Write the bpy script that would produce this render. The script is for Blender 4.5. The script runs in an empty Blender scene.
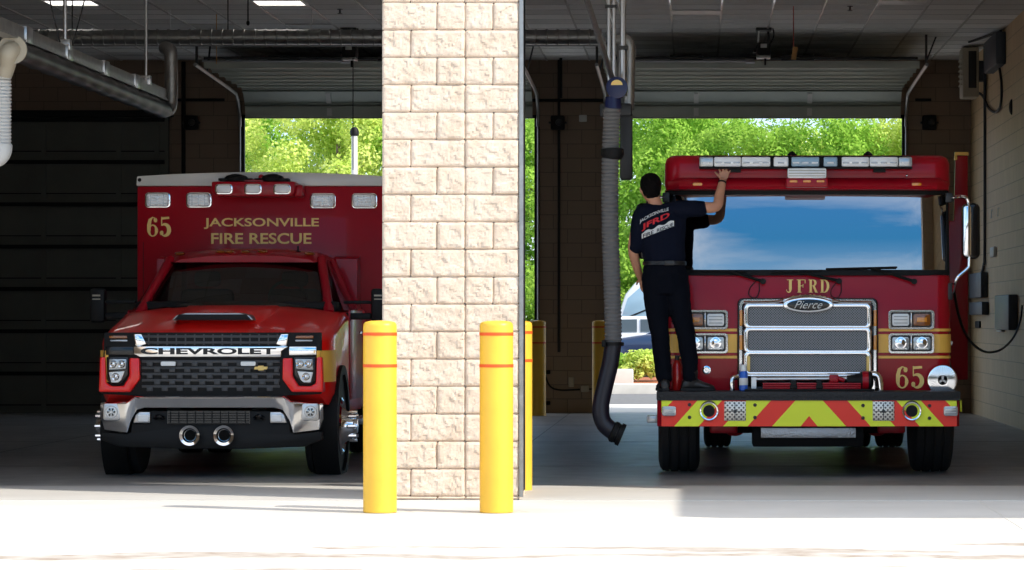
import bpy, bmesh, math, random
import numpy as np
from mathutils import Vector, Matrix, noise
PI = math.pi
random.seed(65)
SC = bpy.context.scene
COL = SC.collection
F, CX, CY, EYE = 3200.0, 695.0, 320.0, 1.333      # focal length in pixels, vanishing point of the bay, eye height

def at(px, py, Y):
    """point of the place seen at a pixel, at distance Y"""
    return Vector(((px-CX)*Y/F, Y, EYE-(py-CY)*Y/F))
def X(px, Y): return (px-CX)*Y/F
def Z(py, Y): return EYE-(py-CY)*Y/F

# ------------------------------------------------------------------ materials
MATS = {}
def mat(name, col, rough=.5, metal=0., coat=0., spec=.5, bump=0., bscale=20., var=0., vscale=4., emit=0., trans=0., alpha=1., stretch=(1, 1, 1)):
    m = bpy.data.materials.new(name); m.use_nodes = True
    nt = m.node_tree; b = nt.nodes['Principled BSDF']
    b.inputs['Base Color'].default_value = (*col, 1); b.inputs['Roughness'].default_value = rough
    b.inputs['Metallic'].default_value = metal; b.inputs['Coat Weight'].default_value = coat
    b.inputs['Coat Roughness'].default_value = .04
    b.inputs['Specular IOR Level'].default_value = spec
    if emit: b.inputs['Emission Color'].default_value = (*col, 1); b.inputs['Emission Strength'].default_value = emit
    if trans: b.inputs['Transmission Weight'].default_value = trans
    if bump or var:
        tc = nt.nodes.new('ShaderNodeTexCoord'); mp = nt.nodes.new('ShaderNodeMapping'); mp.inputs['Scale'].default_value = stretch
        nt.links.new(tc.outputs['Object'], mp.inputs['Vector'])
    if var:
        n = nt.nodes.new('ShaderNodeTexNoise'); n.inputs['Scale'].default_value = vscale; n.inputs['Detail'].default_value = 5
        nt.links.new(mp.outputs[0], n.inputs['Vector'])
        r = nt.nodes.new('ShaderNodeValToRGB'); r.color_ramp.elements[0].position = .3; r.color_ramp.elements[1].position = .7
        r.color_ramp.elements[0].color = (*[c*(1-var) for c in col], 1); r.color_ramp.elements[1].color = (*[min(1, c*(1+var)) for c in col], 1)
        nt.links.new(n.outputs['Fac'], r.inputs['Fac']); nt.links.new(r.outputs[0], b.inputs['Base Color'])
    if bump:
        n = nt.nodes.new('ShaderNodeTexNoise'); n.inputs['Scale'].default_value = bscale; n.inputs['Detail'].default_value = 4
        nt.links.new(mp.outputs[0], n.inputs['Vector'])
        bp = nt.nodes.new('ShaderNodeBump'); bp.inputs['Strength'].default_value = bump; bp.inputs['Distance'].default_value = .01
        nt.links.new(n.outputs['Fac'], bp.inputs['Height']); nt.links.new(bp.outputs[0], b.inputs['Normal'])
    MATS[name] = m
    return m

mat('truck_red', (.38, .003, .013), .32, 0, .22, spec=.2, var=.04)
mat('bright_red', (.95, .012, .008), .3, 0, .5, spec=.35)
mat('white_paint', (.72, .70, .66), .3, 0, .5)
mat('chrome', (.82, .83, .85), .08, 1.)
mat('brushed', (.55, .55, .55), .32, 1.)
mat('galvanized', (.34, .34, .33), .42, .85, var=.15, vscale=12)
mat('black_plastic', (.010, .010, .010), .55, spec=.2)
mat('black_gloss', (.006, .006, .007), .2, 0, .2, spec=.4)
mat('rubber', (.014, .014, .015), .75, bump=.3, bscale=60)
mat('dark_frame', (.02, .018, .018), .6)
mat('gold', (1., .70, .22), .5, 0, 0)
mat('gold_stripe', (1., .56, .09), .45, 0, .1)
mat('lens_white', (.96, .97, .96), .12, 0, 1., spec=.8, bump=.6, bscale=70, stretch=(.3, 1, 3))
mat('lens_grey', (.50, .53, .54), .1, .3, 1.)
mat('lens_blue', (.30, .45, .56), .1, 0, 1.)
mat('amber', (.85, .30, .02), .2, 0, 1.)
mat('amber_dark', (.28, .08, .01), .15, 0, 1.)
mat('bollard_yellow', (.86, .50, .045), .42, var=.05, vscale=6, bump=.05, bscale=40)
mat('bollard_tape', (.80, .10, .01), .5)
mat('steel_dark', (.05, .05, .05), .5, .6)
mat('duct_black', (.03, .029, .028), .4, .1, var=.3, vscale=9)
mat('hose_grey', (.17, .165, .16), .6)
mat('grille_grey', (.045, .045, .047), .45)
mat('steel_black', (.005, .005, .005), .8, spec=.1)
mat('hose_pale', (.62, .62, .60), .5)
mat('hose_black', (.014, .013, .022), .42)
mat('blue_plastic', (.008, .013, .07), .35)
mat('navy_cloth', (.006, .008, .018), .9, spec=.1, bump=.25, bscale=9)
mat('trouser_cloth', (.004, .005, .009), .92, spec=.1, bump=.3, bscale=7)
mat('skin', (.62, .29, .17), .5, var=.08, vscale=14)
mat('hair', (.004, .003, .003), .8, spec=.1, bump=.8, bscale=70)
mat('leather', (.01, .009, .009), .4)
mat('cream_box', (.42, .37, .28), .5)
mat('slate_box', (.035, .045, .06), .5)
mat('white_plastic', (.65, .65, .62), .45)
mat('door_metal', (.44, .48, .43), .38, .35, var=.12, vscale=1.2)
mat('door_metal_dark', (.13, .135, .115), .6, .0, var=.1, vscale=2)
mat('siren_metal', (.42, .42, .42), .3, .9)
mat('reflect_red', (1., .035, .010), .4, 0, 0)
mat('reflect_lime', (.90, 1., .03), .4, 0, 0)
mat('extinguisher_red', (.5, .012, .01), .3, 0, .6)
mat('bottle_blue', (.01, .12, .60), .3, 0, .5)
mat('letter_white', (.80, .80, .78), .7)
mat('letter_red', (.65, .02, .03), .7)
mat('wood_tag', (.55, .30, .10), .6)
mat('light_on', (1, .97, .9), .4, emit=3.0)
mat('diffuser', (.55, .56, .53), .4)
mat('curb', (.62, .60, .56), .8, var=.08)
mat('asphalt', (.16, .16, .165), .9, var=.15, vscale=8)
mat('mulch', (.36, .12, .05), .95, bump=1, bscale=30, var=.4, vscale=14)
mat('bark', (.16, .12, .09), .9, bump=.6, bscale=12, var=.25)
mat('car_white', (.75, .77, .80), .25, 0, 1.)
mat('car_blue', (.02, .04, .10), .2, 0, 1.)
mat('car_glass', (.10, .14, .17), .1, 0, .8)
mat('seat_grey', (.03, .03, .032), .8)
mat('plate', (.38, .38, .38), .35, .85, bump=1., bscale=45)
mat('dark_plate', (.012, .012, .013), .5, .1, bump=1., bscale=45)

def leafmat(name, c1, c2):
    m = bpy.data.materials.new(name); m.use_nodes = True; nt = m.node_tree; nt.nodes.clear()
    o = nt.nodes.new('ShaderNodeOutputMaterial'); d = nt.nodes.new('ShaderNodeBsdfDiffuse'); t = nt.nodes.new('ShaderNodeBsdfTranslucent')
    mx = nt.nodes.new('ShaderNodeMixShader'); mx.inputs[0].default_value = .35
    tc = nt.nodes.new('ShaderNodeTexCoord'); n = nt.nodes.new('ShaderNodeTexNoise'); n.inputs['Scale'].default_value = 1.1; n.inputs['Detail'].default_value = 6
    r = nt.nodes.new('ShaderNodeValToRGB'); r.color_ramp.elements[0].position = .35; r.color_ramp.elements[1].position = .65
    r.color_ramp.elements[0].color = (*c1, 1); r.color_ramp.elements[1].color = (*c2, 1)
    nt.links.new(tc.outputs['Object'], n.inputs['Vector']); nt.links.new(n.outputs['Fac'], r.inputs['Fac'])
    nt.links.new(r.outputs[0], d.inputs[0]); nt.links.new(r.outputs[0], t.inputs[0])
    nt.links.new(d.outputs[0], mx.inputs[1]); nt.links.new(t.outputs[0], mx.inputs[2]); nt.links.new(mx.outputs[0], o.inputs[0])
    MATS[name] = m
leafmat('leaf_a', (.22, .44, .05), (.50, .74, .14))
leafmat('leaf_added_row', (.035, .055, .02), (.06, .085, .03))  # dark green for the added row, which only shows in reflections
leafmat('leaf_b', (.50, .66, .12), (.80, .88, .28))
leafmat('leaf_c', (.20, .40, .05), (.42, .62, .11))

def glass(name, tint, refl, rough=.01):
    """tinted glass: a share of mirror reflection over tinted see-through"""
    m = bpy.data.materials.new(name); m.use_nodes = True; nt = m.node_tree; nt.nodes.clear()
    o = nt.nodes.new('ShaderNodeOutputMaterial'); g = nt.nodes.new('ShaderNodeBsdfGlossy'); g.inputs['Roughness'].default_value = rough
    g.inputs['Color'].default_value = (.95, .97, 1, 1)
    t = nt.nodes.new('ShaderNodeBsdfTransparent'); t.inputs[0].default_value = (*tint, 1)
    lw = nt.nodes.new('ShaderNodeFresnel'); lw.inputs[0].default_value = 1.5
    ad = nt.nodes.new('ShaderNodeMath'); ad.operation = 'ADD'; ad.inputs[1].default_value = refl; ad.use_clamp = True
    mx = nt.nodes.new('ShaderNodeMixShader')
    nt.links.new(lw.outputs[0], ad.inputs[0]); nt.links.new(ad.outputs[0], mx.inputs[0])
    nt.links.new(t.outputs[0], mx.inputs[1]); nt.links.new(g.outputs[0], mx.inputs[2]); nt.links.new(mx.outputs[0], o.inputs[0])
    MATS[name] = m
glass('windshield_glass', (.10, .11, .11), .34)
glass('ambulance_glass', (.22, .24, .24), .02)
glass('side_glass', (.20, .30, .27), .05)

class NB:
    """small node builder"""
    def __init__(s, name, rough=.8):
        s.m = bpy.data.materials.new(name); s.m.use_nodes = True; s.nt = s.m.node_tree; s.b = s.nt.nodes['Principled BSDF']
        s.b.inputs['Roughness'].default_value = rough; MATS[name] = s.m
        s.tc = s.nt.nodes.new('ShaderNodeTexCoord').outputs['Object']
        sp = s.nt.nodes.new('ShaderNodeSeparateXYZ'); s.nt.links.new(s.tc, sp.inputs[0]); s.x, s.y, s.z = sp.outputs
    def set(s, inp, v):
        if isinstance(v, bpy.types.NodeSocket): s.nt.links.new(v, inp)
        elif isinstance(v, tuple): inp.default_value = (*v, 1) if len(v) == 3 and len(inp.default_value) == 4 else v
        else: inp.default_value = v
    def math(s, op, a, b=0., clamp=False):
        n = s.nt.nodes.new('ShaderNodeMath'); n.operation = op; n.use_clamp = clamp; s.set(n.inputs[0], a); s.set(n.inputs[1], b); return n.outputs[0]
    def noise(s, scale, detail=5, vec=None, rough=.5):
        n = s.nt.nodes.new('ShaderNodeTexNoise'); n.inputs['Scale'].default_value = scale; n.inputs['Detail'].default_value = detail; n.inputs['Roughness'].default_value = rough
        s.set(n.inputs['Vector'], vec or s.tc); return n.outputs['Fac']
    def vec(s, sx, sy, sz):
        n = s.nt.nodes.new('ShaderNodeMapping'); n.inputs['Scale'].default_value = (sx, sy, sz); s.set(n.inputs['Vector'], s.tc); return n.outputs[0]
    def ramp(s, fac, stops):
        n = s.nt.nodes.new('ShaderNodeValToRGB'); e = n.color_ramp.elements
        while len(e) < len(stops): e.new(.5)
        for k, (p, c) in enumerate(stops): e[k].position = p; e[k].color = (*c, 1) if isinstance(c, tuple) else (c, c, c, 1)
        s.set(n.inputs[0], fac); return n.outputs[0]
    def mix(s, fac, a, b, mode='MIX'):
        n = s.nt.nodes.new('ShaderNodeMix'); n.data_type = 'RGBA'; n.blend_type = mode; s.set(n.inputs[0], fac); s.set(n.inputs[6], a); s.set(n.inputs[7], b); return n.outputs[2]
    def bump(s, h, st=.5, dist=.01):
        n = s.nt.nodes.new('ShaderNodeBump'); n.inputs['Strength'].default_value = st; n.inputs['Distance'].default_value = dist
        s.set(n.inputs['Height'], h); s.nt.links.new(n.outputs[0], s.b.inputs['Normal'])
    def col(s, c): s.set(s.b.inputs['Base Color'], c)

# sealed bay floor
n = NB('bay_floor', .35)
c = n.ramp(n.noise(.8, 7), [(.3, (.25, .245, .24)), (.7, (.36, .355, .35))])
c = n.mix(n.ramp(n.noise(.5, 4, n.vec(3, .25, 1)), [(.45, 0.), (.7, .6)]), c, (.16, .16, .165))
n.col(c); n.set(n.b.inputs['Roughness'], n.math('MULTIPLY_ADD', n.noise(3, 5), .35)); n.b.inputs['Roughness'].links[0].from_node.inputs[2].default_value = .22
n.bump(n.noise(25, 3), .12)
n = NB('sunlit_tone_slab', .6)  # paler concrete: brightness of the sunlit strip put into its colour
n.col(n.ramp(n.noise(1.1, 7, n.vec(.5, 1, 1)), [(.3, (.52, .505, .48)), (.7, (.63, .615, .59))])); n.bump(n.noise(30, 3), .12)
# sun-bleached driveway with two long tan stains
n = NB('driveway', .85)
c = n.ramp(n.noise(1.3, 8), [(.3, (.58, .56, .53)), (.7, (.66, .645, .62))])
w = n.noise(.5, 6, n.vec(1, 1.2, 1))
d = n.math('ABSOLUTE', n.math('SUBTRACT', n.math('MULTIPLY_ADD', w, 1.3), 0.))
line = n.math('ADD', n.y, n.math('MULTIPLY', w, -1.5))
band = n.math('LESS_THAN', n.math('ABSOLUTE', n.math('SUBTRACT', line, 17.42)), n.math('MULTIPLY', n.math('SUBTRACT', n.noise(.55, 3), .30), .75))
patch = n.math('MULTIPLY', n.math('GREATER_THAN', n.noise(.6, 5, n.vec(.55, 2.2, 1)), .60), n.math('LESS_THAN', n.math('ABSOLUTE', n.math('SUBTRACT', n.y, 18.2)), 1.1))
st = n.math('MAXIMUM', band, patch)
c = n.mix(n.math('MULTIPLY', st, n.ramp(n.noise(6, 5), [(.3, .2), (.7, .85)])), c, (.27, .195, .135))
n.col(c); n.bump(n.noise(40, 4), .15)
# split-face block (cream)
n = NB('split_block', .9)
n.col(n.ramp(n.noise(9, 7), [(.25, (.57, .455, .35)), (.5, (.66, .54, .43)), (.8, (.73, .62, .51))])); n.bump(n.noise(60, 5), .35)
# painted block walls: running bond in shader-bump, uses a face-local coordinate
def block_wall(name, c1, c2, mortar, axis):
    n = NB(name, .6)
    cb = n.nt.nodes.new('ShaderNodeCombineXYZ')
    n.set(cb.inputs[0], n.x if axis == 'x' else n.y); n.set(cb.inputs[1], n.z)
    br = n.nt.nodes.new('ShaderNodeTexBrick'); n.set(br.inputs['Vector'], cb.outputs[0]); br.inputs['Scale'].default_value = 1
    br.inputs['Brick Width'].default_value = .406; br.inputs['Row Height'].default_value = .203; br.inputs['Mortar Size'].default_value = .006
    br.inputs['Mortar Smooth'].default_value = .3
    br.inputs['Color1'].default_value = (*c1, 1); br.inputs['Color2'].default_value = (*c2, 1); br.inputs['Mortar'].default_value = (*mortar, 1)
    n.col(n.mix(.25, br.outputs[0], n.ramp(n.noise(5, 6), [(.3, c1), (.7, c2)])))
    n.bump(n.math('SUBTRACT', n.math('MULTIPLY', n.noise(50, 3), .15), br.outputs[1]), .8, .006)
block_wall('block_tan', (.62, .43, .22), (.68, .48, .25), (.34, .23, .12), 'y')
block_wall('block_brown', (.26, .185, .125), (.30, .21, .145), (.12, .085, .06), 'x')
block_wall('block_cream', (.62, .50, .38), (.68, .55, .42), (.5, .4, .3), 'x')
# ceiling tiles: each 61 cm tile its own tone
n = NB('ceiling_tile', .8)
tx = n.math('FLOOR', n.math('DIVIDE', n.math('ADD', n.x, .30+61*10), .61)); ty = n.math('FLOOR', n.math('DIVIDE', n.y, .61))
cb = n.nt.nodes.new('ShaderNodeCombineXYZ'); n.set(cb.inputs[0], tx); n.set(cb.inputs[1], ty)
wn = n.nt.nodes.new('ShaderNodeTexWhiteNoise'); wn.noise_dimensions = '2D'; n.set(wn.inputs['Vector'], cb.outputs[0])
n.col(n.ramp(wn.outputs['Value'], [(0., (.66, .65, .62)), (.6, (.80, .79, .76)), (.85, (.90, .89, .86))])); n.bump(n.noise(60, 3), .3)
# mesh grille: fine perforation
def perforated(name, base, hole, scale, metal=.6):
    n = NB(name, .35); n.b.inputs['Metallic'].default_value = metal
    v = n.nt.nodes.new('ShaderNodeTexVoronoi'); v.inputs['Scale'].default_value = scale; v.inputs['Randomness'].default_value = 0
    cb = n.nt.nodes.new('ShaderNodeCombineXYZ'); n.set(cb.inputs[0], n.math('ADD', n.x, n.z)); n.set(cb.inputs[1], n.math('SUBTRACT', n.x, n.z)); n.set(v.inputs['Vector'], cb.outputs[0])
    n.col(n.ramp(v.outputs['Distance'], [(.28, hole), (.36, base)]))
perforated('grille_mesh', (.20, .205, .215), (.01, .01, .012), 45, .3)
perforated('speaker_mesh', (.75, .70, .62), (.12, .1, .09), 26)

# ------------------------------------------------------------------ geometry builder
def rrect(x0, x1, z0, z1, r, n=5):
    """rounded rectangle outline, counter-clockwise"""
    if x1 < x0: x0, x1 = x1, x0
    if z1 < z0: z0, z1 = z1, z0
    r = min(r, (x1-x0)/2-1e-4, (z1-z0)/2-1e-4); P = []
    for (cx, cz, a0) in ((x1-r, z0+r, -PI/2), (x1-r, z1-r, 0), (x0+r, z1-r, PI/2), (x0+r, z0+r, PI)):
        for k in range(n+1):
            a = a0+PI/2*k/n; P.append((cx+r*math.cos(a), cz+r*math.sin(a)))
    return P
def smooth_path(pts, sub=6):
    P = [Vector(p) for p in pts]; out = []
    for i in range(len(P)-1):
        p0 = P[max(i-1, 0)]; p1 = P[i]; p2 = P[i+1]; p3 = P[min(i+2, len(P)-1)]
        for k in range(sub):
            t = k/sub
            out.append(.5*((2*p1)+(p2-p0)*t+(2*p0-5*p1+4*p2-p3)*t*t+(3*p1-p0-3*p2+p3)*t**3))
    out.append(P[-1]); return out

class MB:
    def __init__(s): s.v = []; s.f = []; s.m = []; s.s = []
    def add(s, V, Fc, mi=0, sm=False):
        o = len(s.v); s.v += [tuple(p) for p in V]
        for f in Fc: s.f.append(tuple(i+o for i in f)); s.m.append(mi); s.s.append(sm)
        return s
    def frombm(s, bm, mi=0, sm=False):
        bm.verts.index_update(); s.add([v.co for v in bm.verts], [[v.index for v in f.verts] for f in bm.faces], mi, sm); bm.free(); return s
    def box(s, x0, x1, y0, y1, z0, z1, b=0, seg=2, mi=0):
        x0, x1 = sorted((x0, x1)); y0, y1 = sorted((y0, y1)); z0, z1 = sorted((z0, z1))
        bm = bmesh.new(); bmesh.ops.create_cube(bm, size=1)
        for v in bm.verts: v.co = Vector((x0+(v.co.x+.5)*(x1-x0), y0+(v.co.y+.5)*(y1-y0), z0+(v.co.z+.5)*(z1-z0)))
        b = min(b, .45*min(x1-x0, y1-y0, z1-z0))
        if b > 0: bmesh.ops.bevel(bm, geom=bm.edges[:], offset=b, segments=seg, profile=.5, affect='EDGES')
        return s.frombm(bm, mi, b > 0)
    def prism(s, poly, axis, a0, a1, b=0, mi=0, sm=False):
        bm = bmesh.new()
        def pt(p, a): return {'y': (p[0], a, p[1]), 'x': (a, p[0], p[1]), 'z': (p[0], p[1], a)}[axis]
        A = [bm.verts.new(pt(p, a0)) for p in poly]; B = [bm.verts.new(pt(p, a1)) for p in poly]; n = len(poly)
        bm.faces.new(A); bm.faces.new(B[::-1])
        for i in range(n): bm.faces.new((A[i], B[i], B[(i+1) % n], A[(i+1) % n]))
        bmesh.ops.recalc_face_normals(bm, faces=bm.faces[:])
        if b > 0:
            es = [e for e in bm.edges if e.calc_face_angle(0) > .5]
            bmesh.ops.bevel(bm, geom=es, offset=b, segments=2, profile=.5, affect='EDGES')
        return s.frombm(bm, mi, sm or b > 0)
    def frame(s, outer, inner, y0, y1, mi=0):
        """ring between two outlines with the same number of points, in XZ, y0 nearest"""
        n = len(outer); V = [(p[0], y, p[1]) for y in (y0, y1) for P in (outer, inner) for p in P]
        Fc = []
        for i in range(n):
            j = (i+1) % n
            Fc += [(i, j, n+j, n+i), (2*n+i, 3*n+i, 3*n+j, 2*n+j), (i, 2*n+i, 2*n+j, j), (n+i, n+j, 3*n+j, 3*n+i)]
        return s.add(V, Fc, mi)
    def loft(s, rings, cap=True, mi=0, sm=True, closed=True):
        n = len(rings[0]); V = [p for R in rings for p in R]; Fc = []
        for k in range(len(rings)-1):
            for i in range(n if closed else n-1):
                j = (i+1) % n; Fc.append((k*n+i, k*n+j, (k+1)*n+j, (k+1)*n+i))
        if cap: Fc.append(tuple(range(n))[::-1]); Fc.append(tuple((len(rings)-1)*n+i for i in range(n)))
        return s.add(V, Fc, mi, sm)
    def tube(s, pts, r, n=12, cap=True, mi=0, flat=None):
        P = [Vector(p) for p in pts]; R = r if isinstance(r, (list, tuple)) else [r]*len(P)
        rings = []; up = None
        for i, p in enumerate(P):
            d = (P[min(i+1, len(P)-1)]-P[max(i-1, 0)])
            if d.length < 1e-9: d = Vector((0, 0, 1))
            d.normalize()
            if up is None: up = Vector((0, 0, 1)) if abs(d.z) < .9 else Vector((0, 1, 0))
            a = d.cross(up).normalized(); bb = a.cross(d).normalized(); up = bb
            rings.append([p+R[i]*(math.cos(2*PI*k/n)*a+math.sin(2*PI*k/n)*bb*(flat or 1)) for k in range(n)])
        return s.loft(rings, cap, mi)
    def cyl(s, p0, p1, r0, r1=None, n=20, mi=0): return s.tube([p0, p1], [r0, r0 if r1 is None else r1], n, True, mi)
    def lathe(s, c, axis, prof, n=32, mi=0, sm=True):
        c = Vector(c); d = Vector(axis).normalized(); up = Vector((0, 0, 1)) if abs(d.z) < .9 else Vector((0, 1, 0))
        a = d.cross(up).normalized(); bb = a.cross(d)
        return s.loft([[c+d*t+max(r, 1e-4)*(math.cos(2*PI*k/n)*a+math.sin(2*PI*k/n)*bb) for k in range(n)] for t, r in prof], True, mi, sm)
    def ell(s, c, rx, ry, rz, n=20, m=12, mi=0):
        c = Vector(c)
        return s.loft([[c+Vector((rx*math.sin(t)*math.cos(2*PI*k/n), ry*math.sin(t)*math.sin(2*PI*k/n), rz*math.cos(t))) for k in range(n)]
                       for t in [max(.02, min(PI-.02, PI*j/m)) for j in range(m+1)]], True, mi)
    def text(s, body, x0, x1, z0, z1, y, th=.006, mi=0, off=0., shear=0.):
        cu = bpy.data.curves.new('t', 'FONT'); cu.body = body; cu.extrude = .01; cu.offset = off; cu.shear = shear; cu.resolution_u = 4
        o = bpy.data.objects.new('t', cu); COL.objects.link(o); bpy.context.view_layer.update()
        me = bpy.data.meshes.new_from_object(o.evaluated_get(bpy.context.evaluated_depsgraph_get()))
        V = np.array([v.co[:] for v in me.vertices]); lo = V.min(0); hi = V.max(0)
        P = [(x0+(v[0]-lo[0])/(hi[0]-lo[0])*(x1-x0), y-(v[2]-lo[2])/(hi[2]-lo[2])*th, z0+(v[1]-lo[1])/(hi[1]-lo[1])*(z1-z0)) for v in V]
        s.add(P, [tuple(p.vertices) for p in me.polygons], mi)
        bpy.data.objects.remove(o); bpy.data.curves.remove(cu); bpy.data.meshes.remove(me); return s
    def ribbon(s, pts, w, y, th, mi=0):
        """a pen stroke in XZ with a width at each point (lettering)"""
        n = len(pts); L = []; R = []
        for i in range(n):
            a = Vector(pts[max(i-1, 0)]); b = Vector(pts[min(i+1, n-1)]); d = (b-a).normalized(); q = Vector((-d.y, d.x))*w[i]/2; p = Vector(pts[i])
            L.append(p+q); R.append(p-q)
        V = [(p.x, yy, p.y) for yy in (y-th, y) for P in (L, R) for p in P]
        Fc = []
        for i in range(n-1):
            Fc += [(i, i+1, n+i+1, n+i), (2*n+i, 3*n+i, 3*n+i+1, 2*n+i+1), (i, 2*n+i, 2*n+i+1, i+1), (n+i, n+i+1, 3*n+i+1, 3*n+i)]
        return s.add(V, Fc, mi)
    def map(s, fn, start=0):
        for i in range(start, len(s.v)): s.v[i] = tuple(fn(Vector(s.v[i])))
        return s

def root_of(o):
    while o.parent: o = o.parent
    return o
def build(name, mb, mats, parent=None, fix=True, origin=None):
    mats = mats if isinstance(mats, (list, tuple)) else [mats]
    org = root_of(parent).location if parent else Vector(origin or (0, 0, 0))
    me = bpy.data.meshes.new(name); me.from_pydata([tuple(Vector(v)-org) for v in mb.v], [], mb.f)
    for m in mats: me.materials.append(MATS[m])
    me.polygons.foreach_set('material_index', mb.m); me.polygons.foreach_set('use_smooth', mb.s)
    if fix:
        bm = bmesh.new(); bm.from_mesh(me); bmesh.ops.recalc_face_normals(bm, faces=bm.faces[:]); bm.to_mesh(me); bm.free()
    if any(mb.s): me.set_sharp_from_angle(angle=math.radians(40))
    o = bpy.data.objects.new(name, me); COL.objects.link(o)
    if parent: o.parent = parent
    else: o.location = org
    return o
def tag(o, label=None, cat=None, group=None, kind=None):
    if label: o['label'] = label
    if cat: o['category'] = cat
    if group: o['group'] = group
    if kind: o['kind'] = kind
    return o
def thing(name, loc, label, cat, group=None):
    o = bpy.data.objects.new(name, None); COL.objects.link(o); o.location = loc; o.empty_display_size = .2
    return tag(o, label, cat, group)
def struct(name, mb, mats): return tag(build(name, mb, mats), kind='structure')
def copy_tree(o, parent=None):
    c = o.copy(); COL.objects.link(c); c.parent = parent
    for ch in [q for q in bpy.data.objects if q.parent == o]: copy_tree(ch, c)
    return c
# ------------------------------------------------------------------ the building
YF, YB = 23.704, 45.88             # front face and back wall
PX0, PX1 = -2.318, -1.303          # the pillar between the bays
HEAD = 4.24; CEIL = 5.06; XR = 3.957; XL = -12.6
BAYS = [(-11.8, -7.57), (-6.49, -2.265), (-1.262, 3.0)]
m = MB(); m.box(XL-.3, XR+.3, 25.75, YB+.35, -.3, 0); struct('floor', m, 'bay_floor')
m = MB(); m.box(XL-.3, XR+.3, YF-.02, 25.75, -.3, 0); struct('sunlit_tone_strip', m, 'sunlit_tone_slab')  # front strip of the floor, with sunlight worked into its paler tone
m = MB()
for y in (29.2, 35., 40.6): m.box(XL, XR, y-.006, y+.006, .0, .0015)
for x in (-1.79, -7.0): m.box(x-.006, x+.006, YF+.02, YB+.3, .0, .0015)
tag(build('floor_joint', m, 'steel_dark'), kind='structure')
m = MB(); m.box(-60, 60, -60, YF-.02, -.3, -.004); m.box(-60, 60, YB+.35, 50.8, -.3, -.004); struct('driveway', m, 'driveway')
m = MB(); m.box(-60, 60, YF-.045, YF-.02, -.02, -.001)
for x in (-5.2, 2.1): m.box(x-.008, x+.008, -20, YF-.04, -.02, -.002)
m.box(-60, 60, 20.3, 20.316, -.02, -.002)
tag(build('driveway_joint', m, 'curb'), kind='structure')
m = MB(); m.box(XL-.3, XR+.3, YF, YB+.3, CEIL, CEIL+.2); struct('ceiling', m, 'ceiling_tile')
m = MB()
k = -20
while True:
    x = .003+.315+.61*k; k += 1
    if x < XL: continue
    if x > XR: break
    m.box(x-.012, x+.012, YF+.2, YB, CEIL-.012, CEIL+.01)
struct('trim_1', m, 'white_paint')
m = MB()
for k in range(int(YF/.61)+1, int(YB/.61)+1): m.box(XL, XR, k*.61-.005, k*.61+.005, CEIL-.003, CEIL+.01)
struct('trim_2', m, 'galvanized')
# roof, side walls, front header
m = MB(); m.box(XL-.5, XR+.5, YF-.1, YB+.5, 6.4, 6.7); struct('roof', m, 'curb')
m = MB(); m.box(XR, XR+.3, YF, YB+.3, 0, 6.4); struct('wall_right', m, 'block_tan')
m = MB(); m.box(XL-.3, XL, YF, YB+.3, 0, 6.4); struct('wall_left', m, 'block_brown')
def wall_with_bays(name, y0, y1, mname, skip=(), head=HEAD):
    m = MB(); xs = [XL]
    m.box(XL, BAYS[0][0], y0, y1, 0, 6.4)
    if name == 'wall_back':
        for a, b in ((0, 1), (1, 2)): m.box(BAYS[a][1], BAYS[b][0], y0, y1, 0, 6.4)
    else: m.box(BAYS[0][0], BAYS[1][0], y0, y1, 0, 6.4)
    m.box(BAYS[2][1], XR, y0, y1, 0, 6.4)
    for i, (a, b) in enumerate(BAYS):
        if i in skip: continue
        m.box(a, b, y0, y1, head, 6.4)
    if name == 'wall_front': m.box(PX0, PX1, y0, y1, head, 6.4)
    struct(name, m, mname)
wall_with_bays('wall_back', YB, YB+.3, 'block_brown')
wall_with_bays('wall_front', YF+.01, YF+.3, 'block_cream', skip=(0,), head=4.27)
# entrance canopy over the right part of the front, just outside the photograph's frame
m = MB(); m.box(5.47, 14, 18.98, YF, 4.5, 4.8); m.box(13.5, 14, 18.98, 19.4, 0, 4.5); m.box(XR, 14, YF, YF+.3, 0, 6.4); struct('canopy', m, 'block_cream')

# split-face pillar: every block its own rough face
def block_face():
    m = MB(); random.seed(4)
    zc = Z(29.7, YF); H = .2033; rows = []
    k = -6
    while Z(29.7, YF)-H*k > 0: rows.append(k); k += 1
    xa, xb, xc, xd, xe, xf = [X(p, YF) for p in (382, 410.6, 436.8, 465, 493, 519.2)]
    for k in rows:
        z1 = zc-H*k; z0 = max(z1-H, 0)
        segs = [(xa, xc), (xc, xd), (xd, xe), (xe, xf)] if k % 2 else [(xa, xb), (xb, xd), (xd, xf)]
        for (a, b) in segs:
            nx = max(4, int((b-a)/.0125)); nz = max(2, int((z1-z0)/.0125)); V = []; off = Vector((random.random()*50, random.random()*50, 0)); base = random.uniform(-.004, .006)
            for j in range(nz+1):
                for i in range(nx+1):
                    x = a+(b-a)*i/nx; z = z0+(z1-z0)*j/nz
                    e = min((x-a), (b-x), (z-z0), (z1-z))
                    q = Vector((x*11, z*11, 0))+off
                    h = noise.noise(q)*.5+noise.noise(q*2.3)*.35+noise.noise(q*5)*.22
                    cell = noise.cell(Vector((x*22+h*1.2, z*26+h*1.5, off.x)))-.5
                    y = -(.020+base+.009*h+.004*cell)*min(1, max(0, (e-.003))/.012)
                    if e < .003: y = .004
                    V.append((x, YF+.022+y, z))
            Fc = [(j*(nx+1)+i, j*(nx+1)+i+1, (j+1)*(nx+1)+i+1, (j+1)*(nx+1)+i) for j in range(nz) for i in range(nx)]
            m.add(V, Fc)
    return m
m = block_face(); m.box(X(382, YF)+.001, PX1, YF+.026, YF+.8, 0, 6.4); struct('pillar', m, 'split_block')
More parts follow.
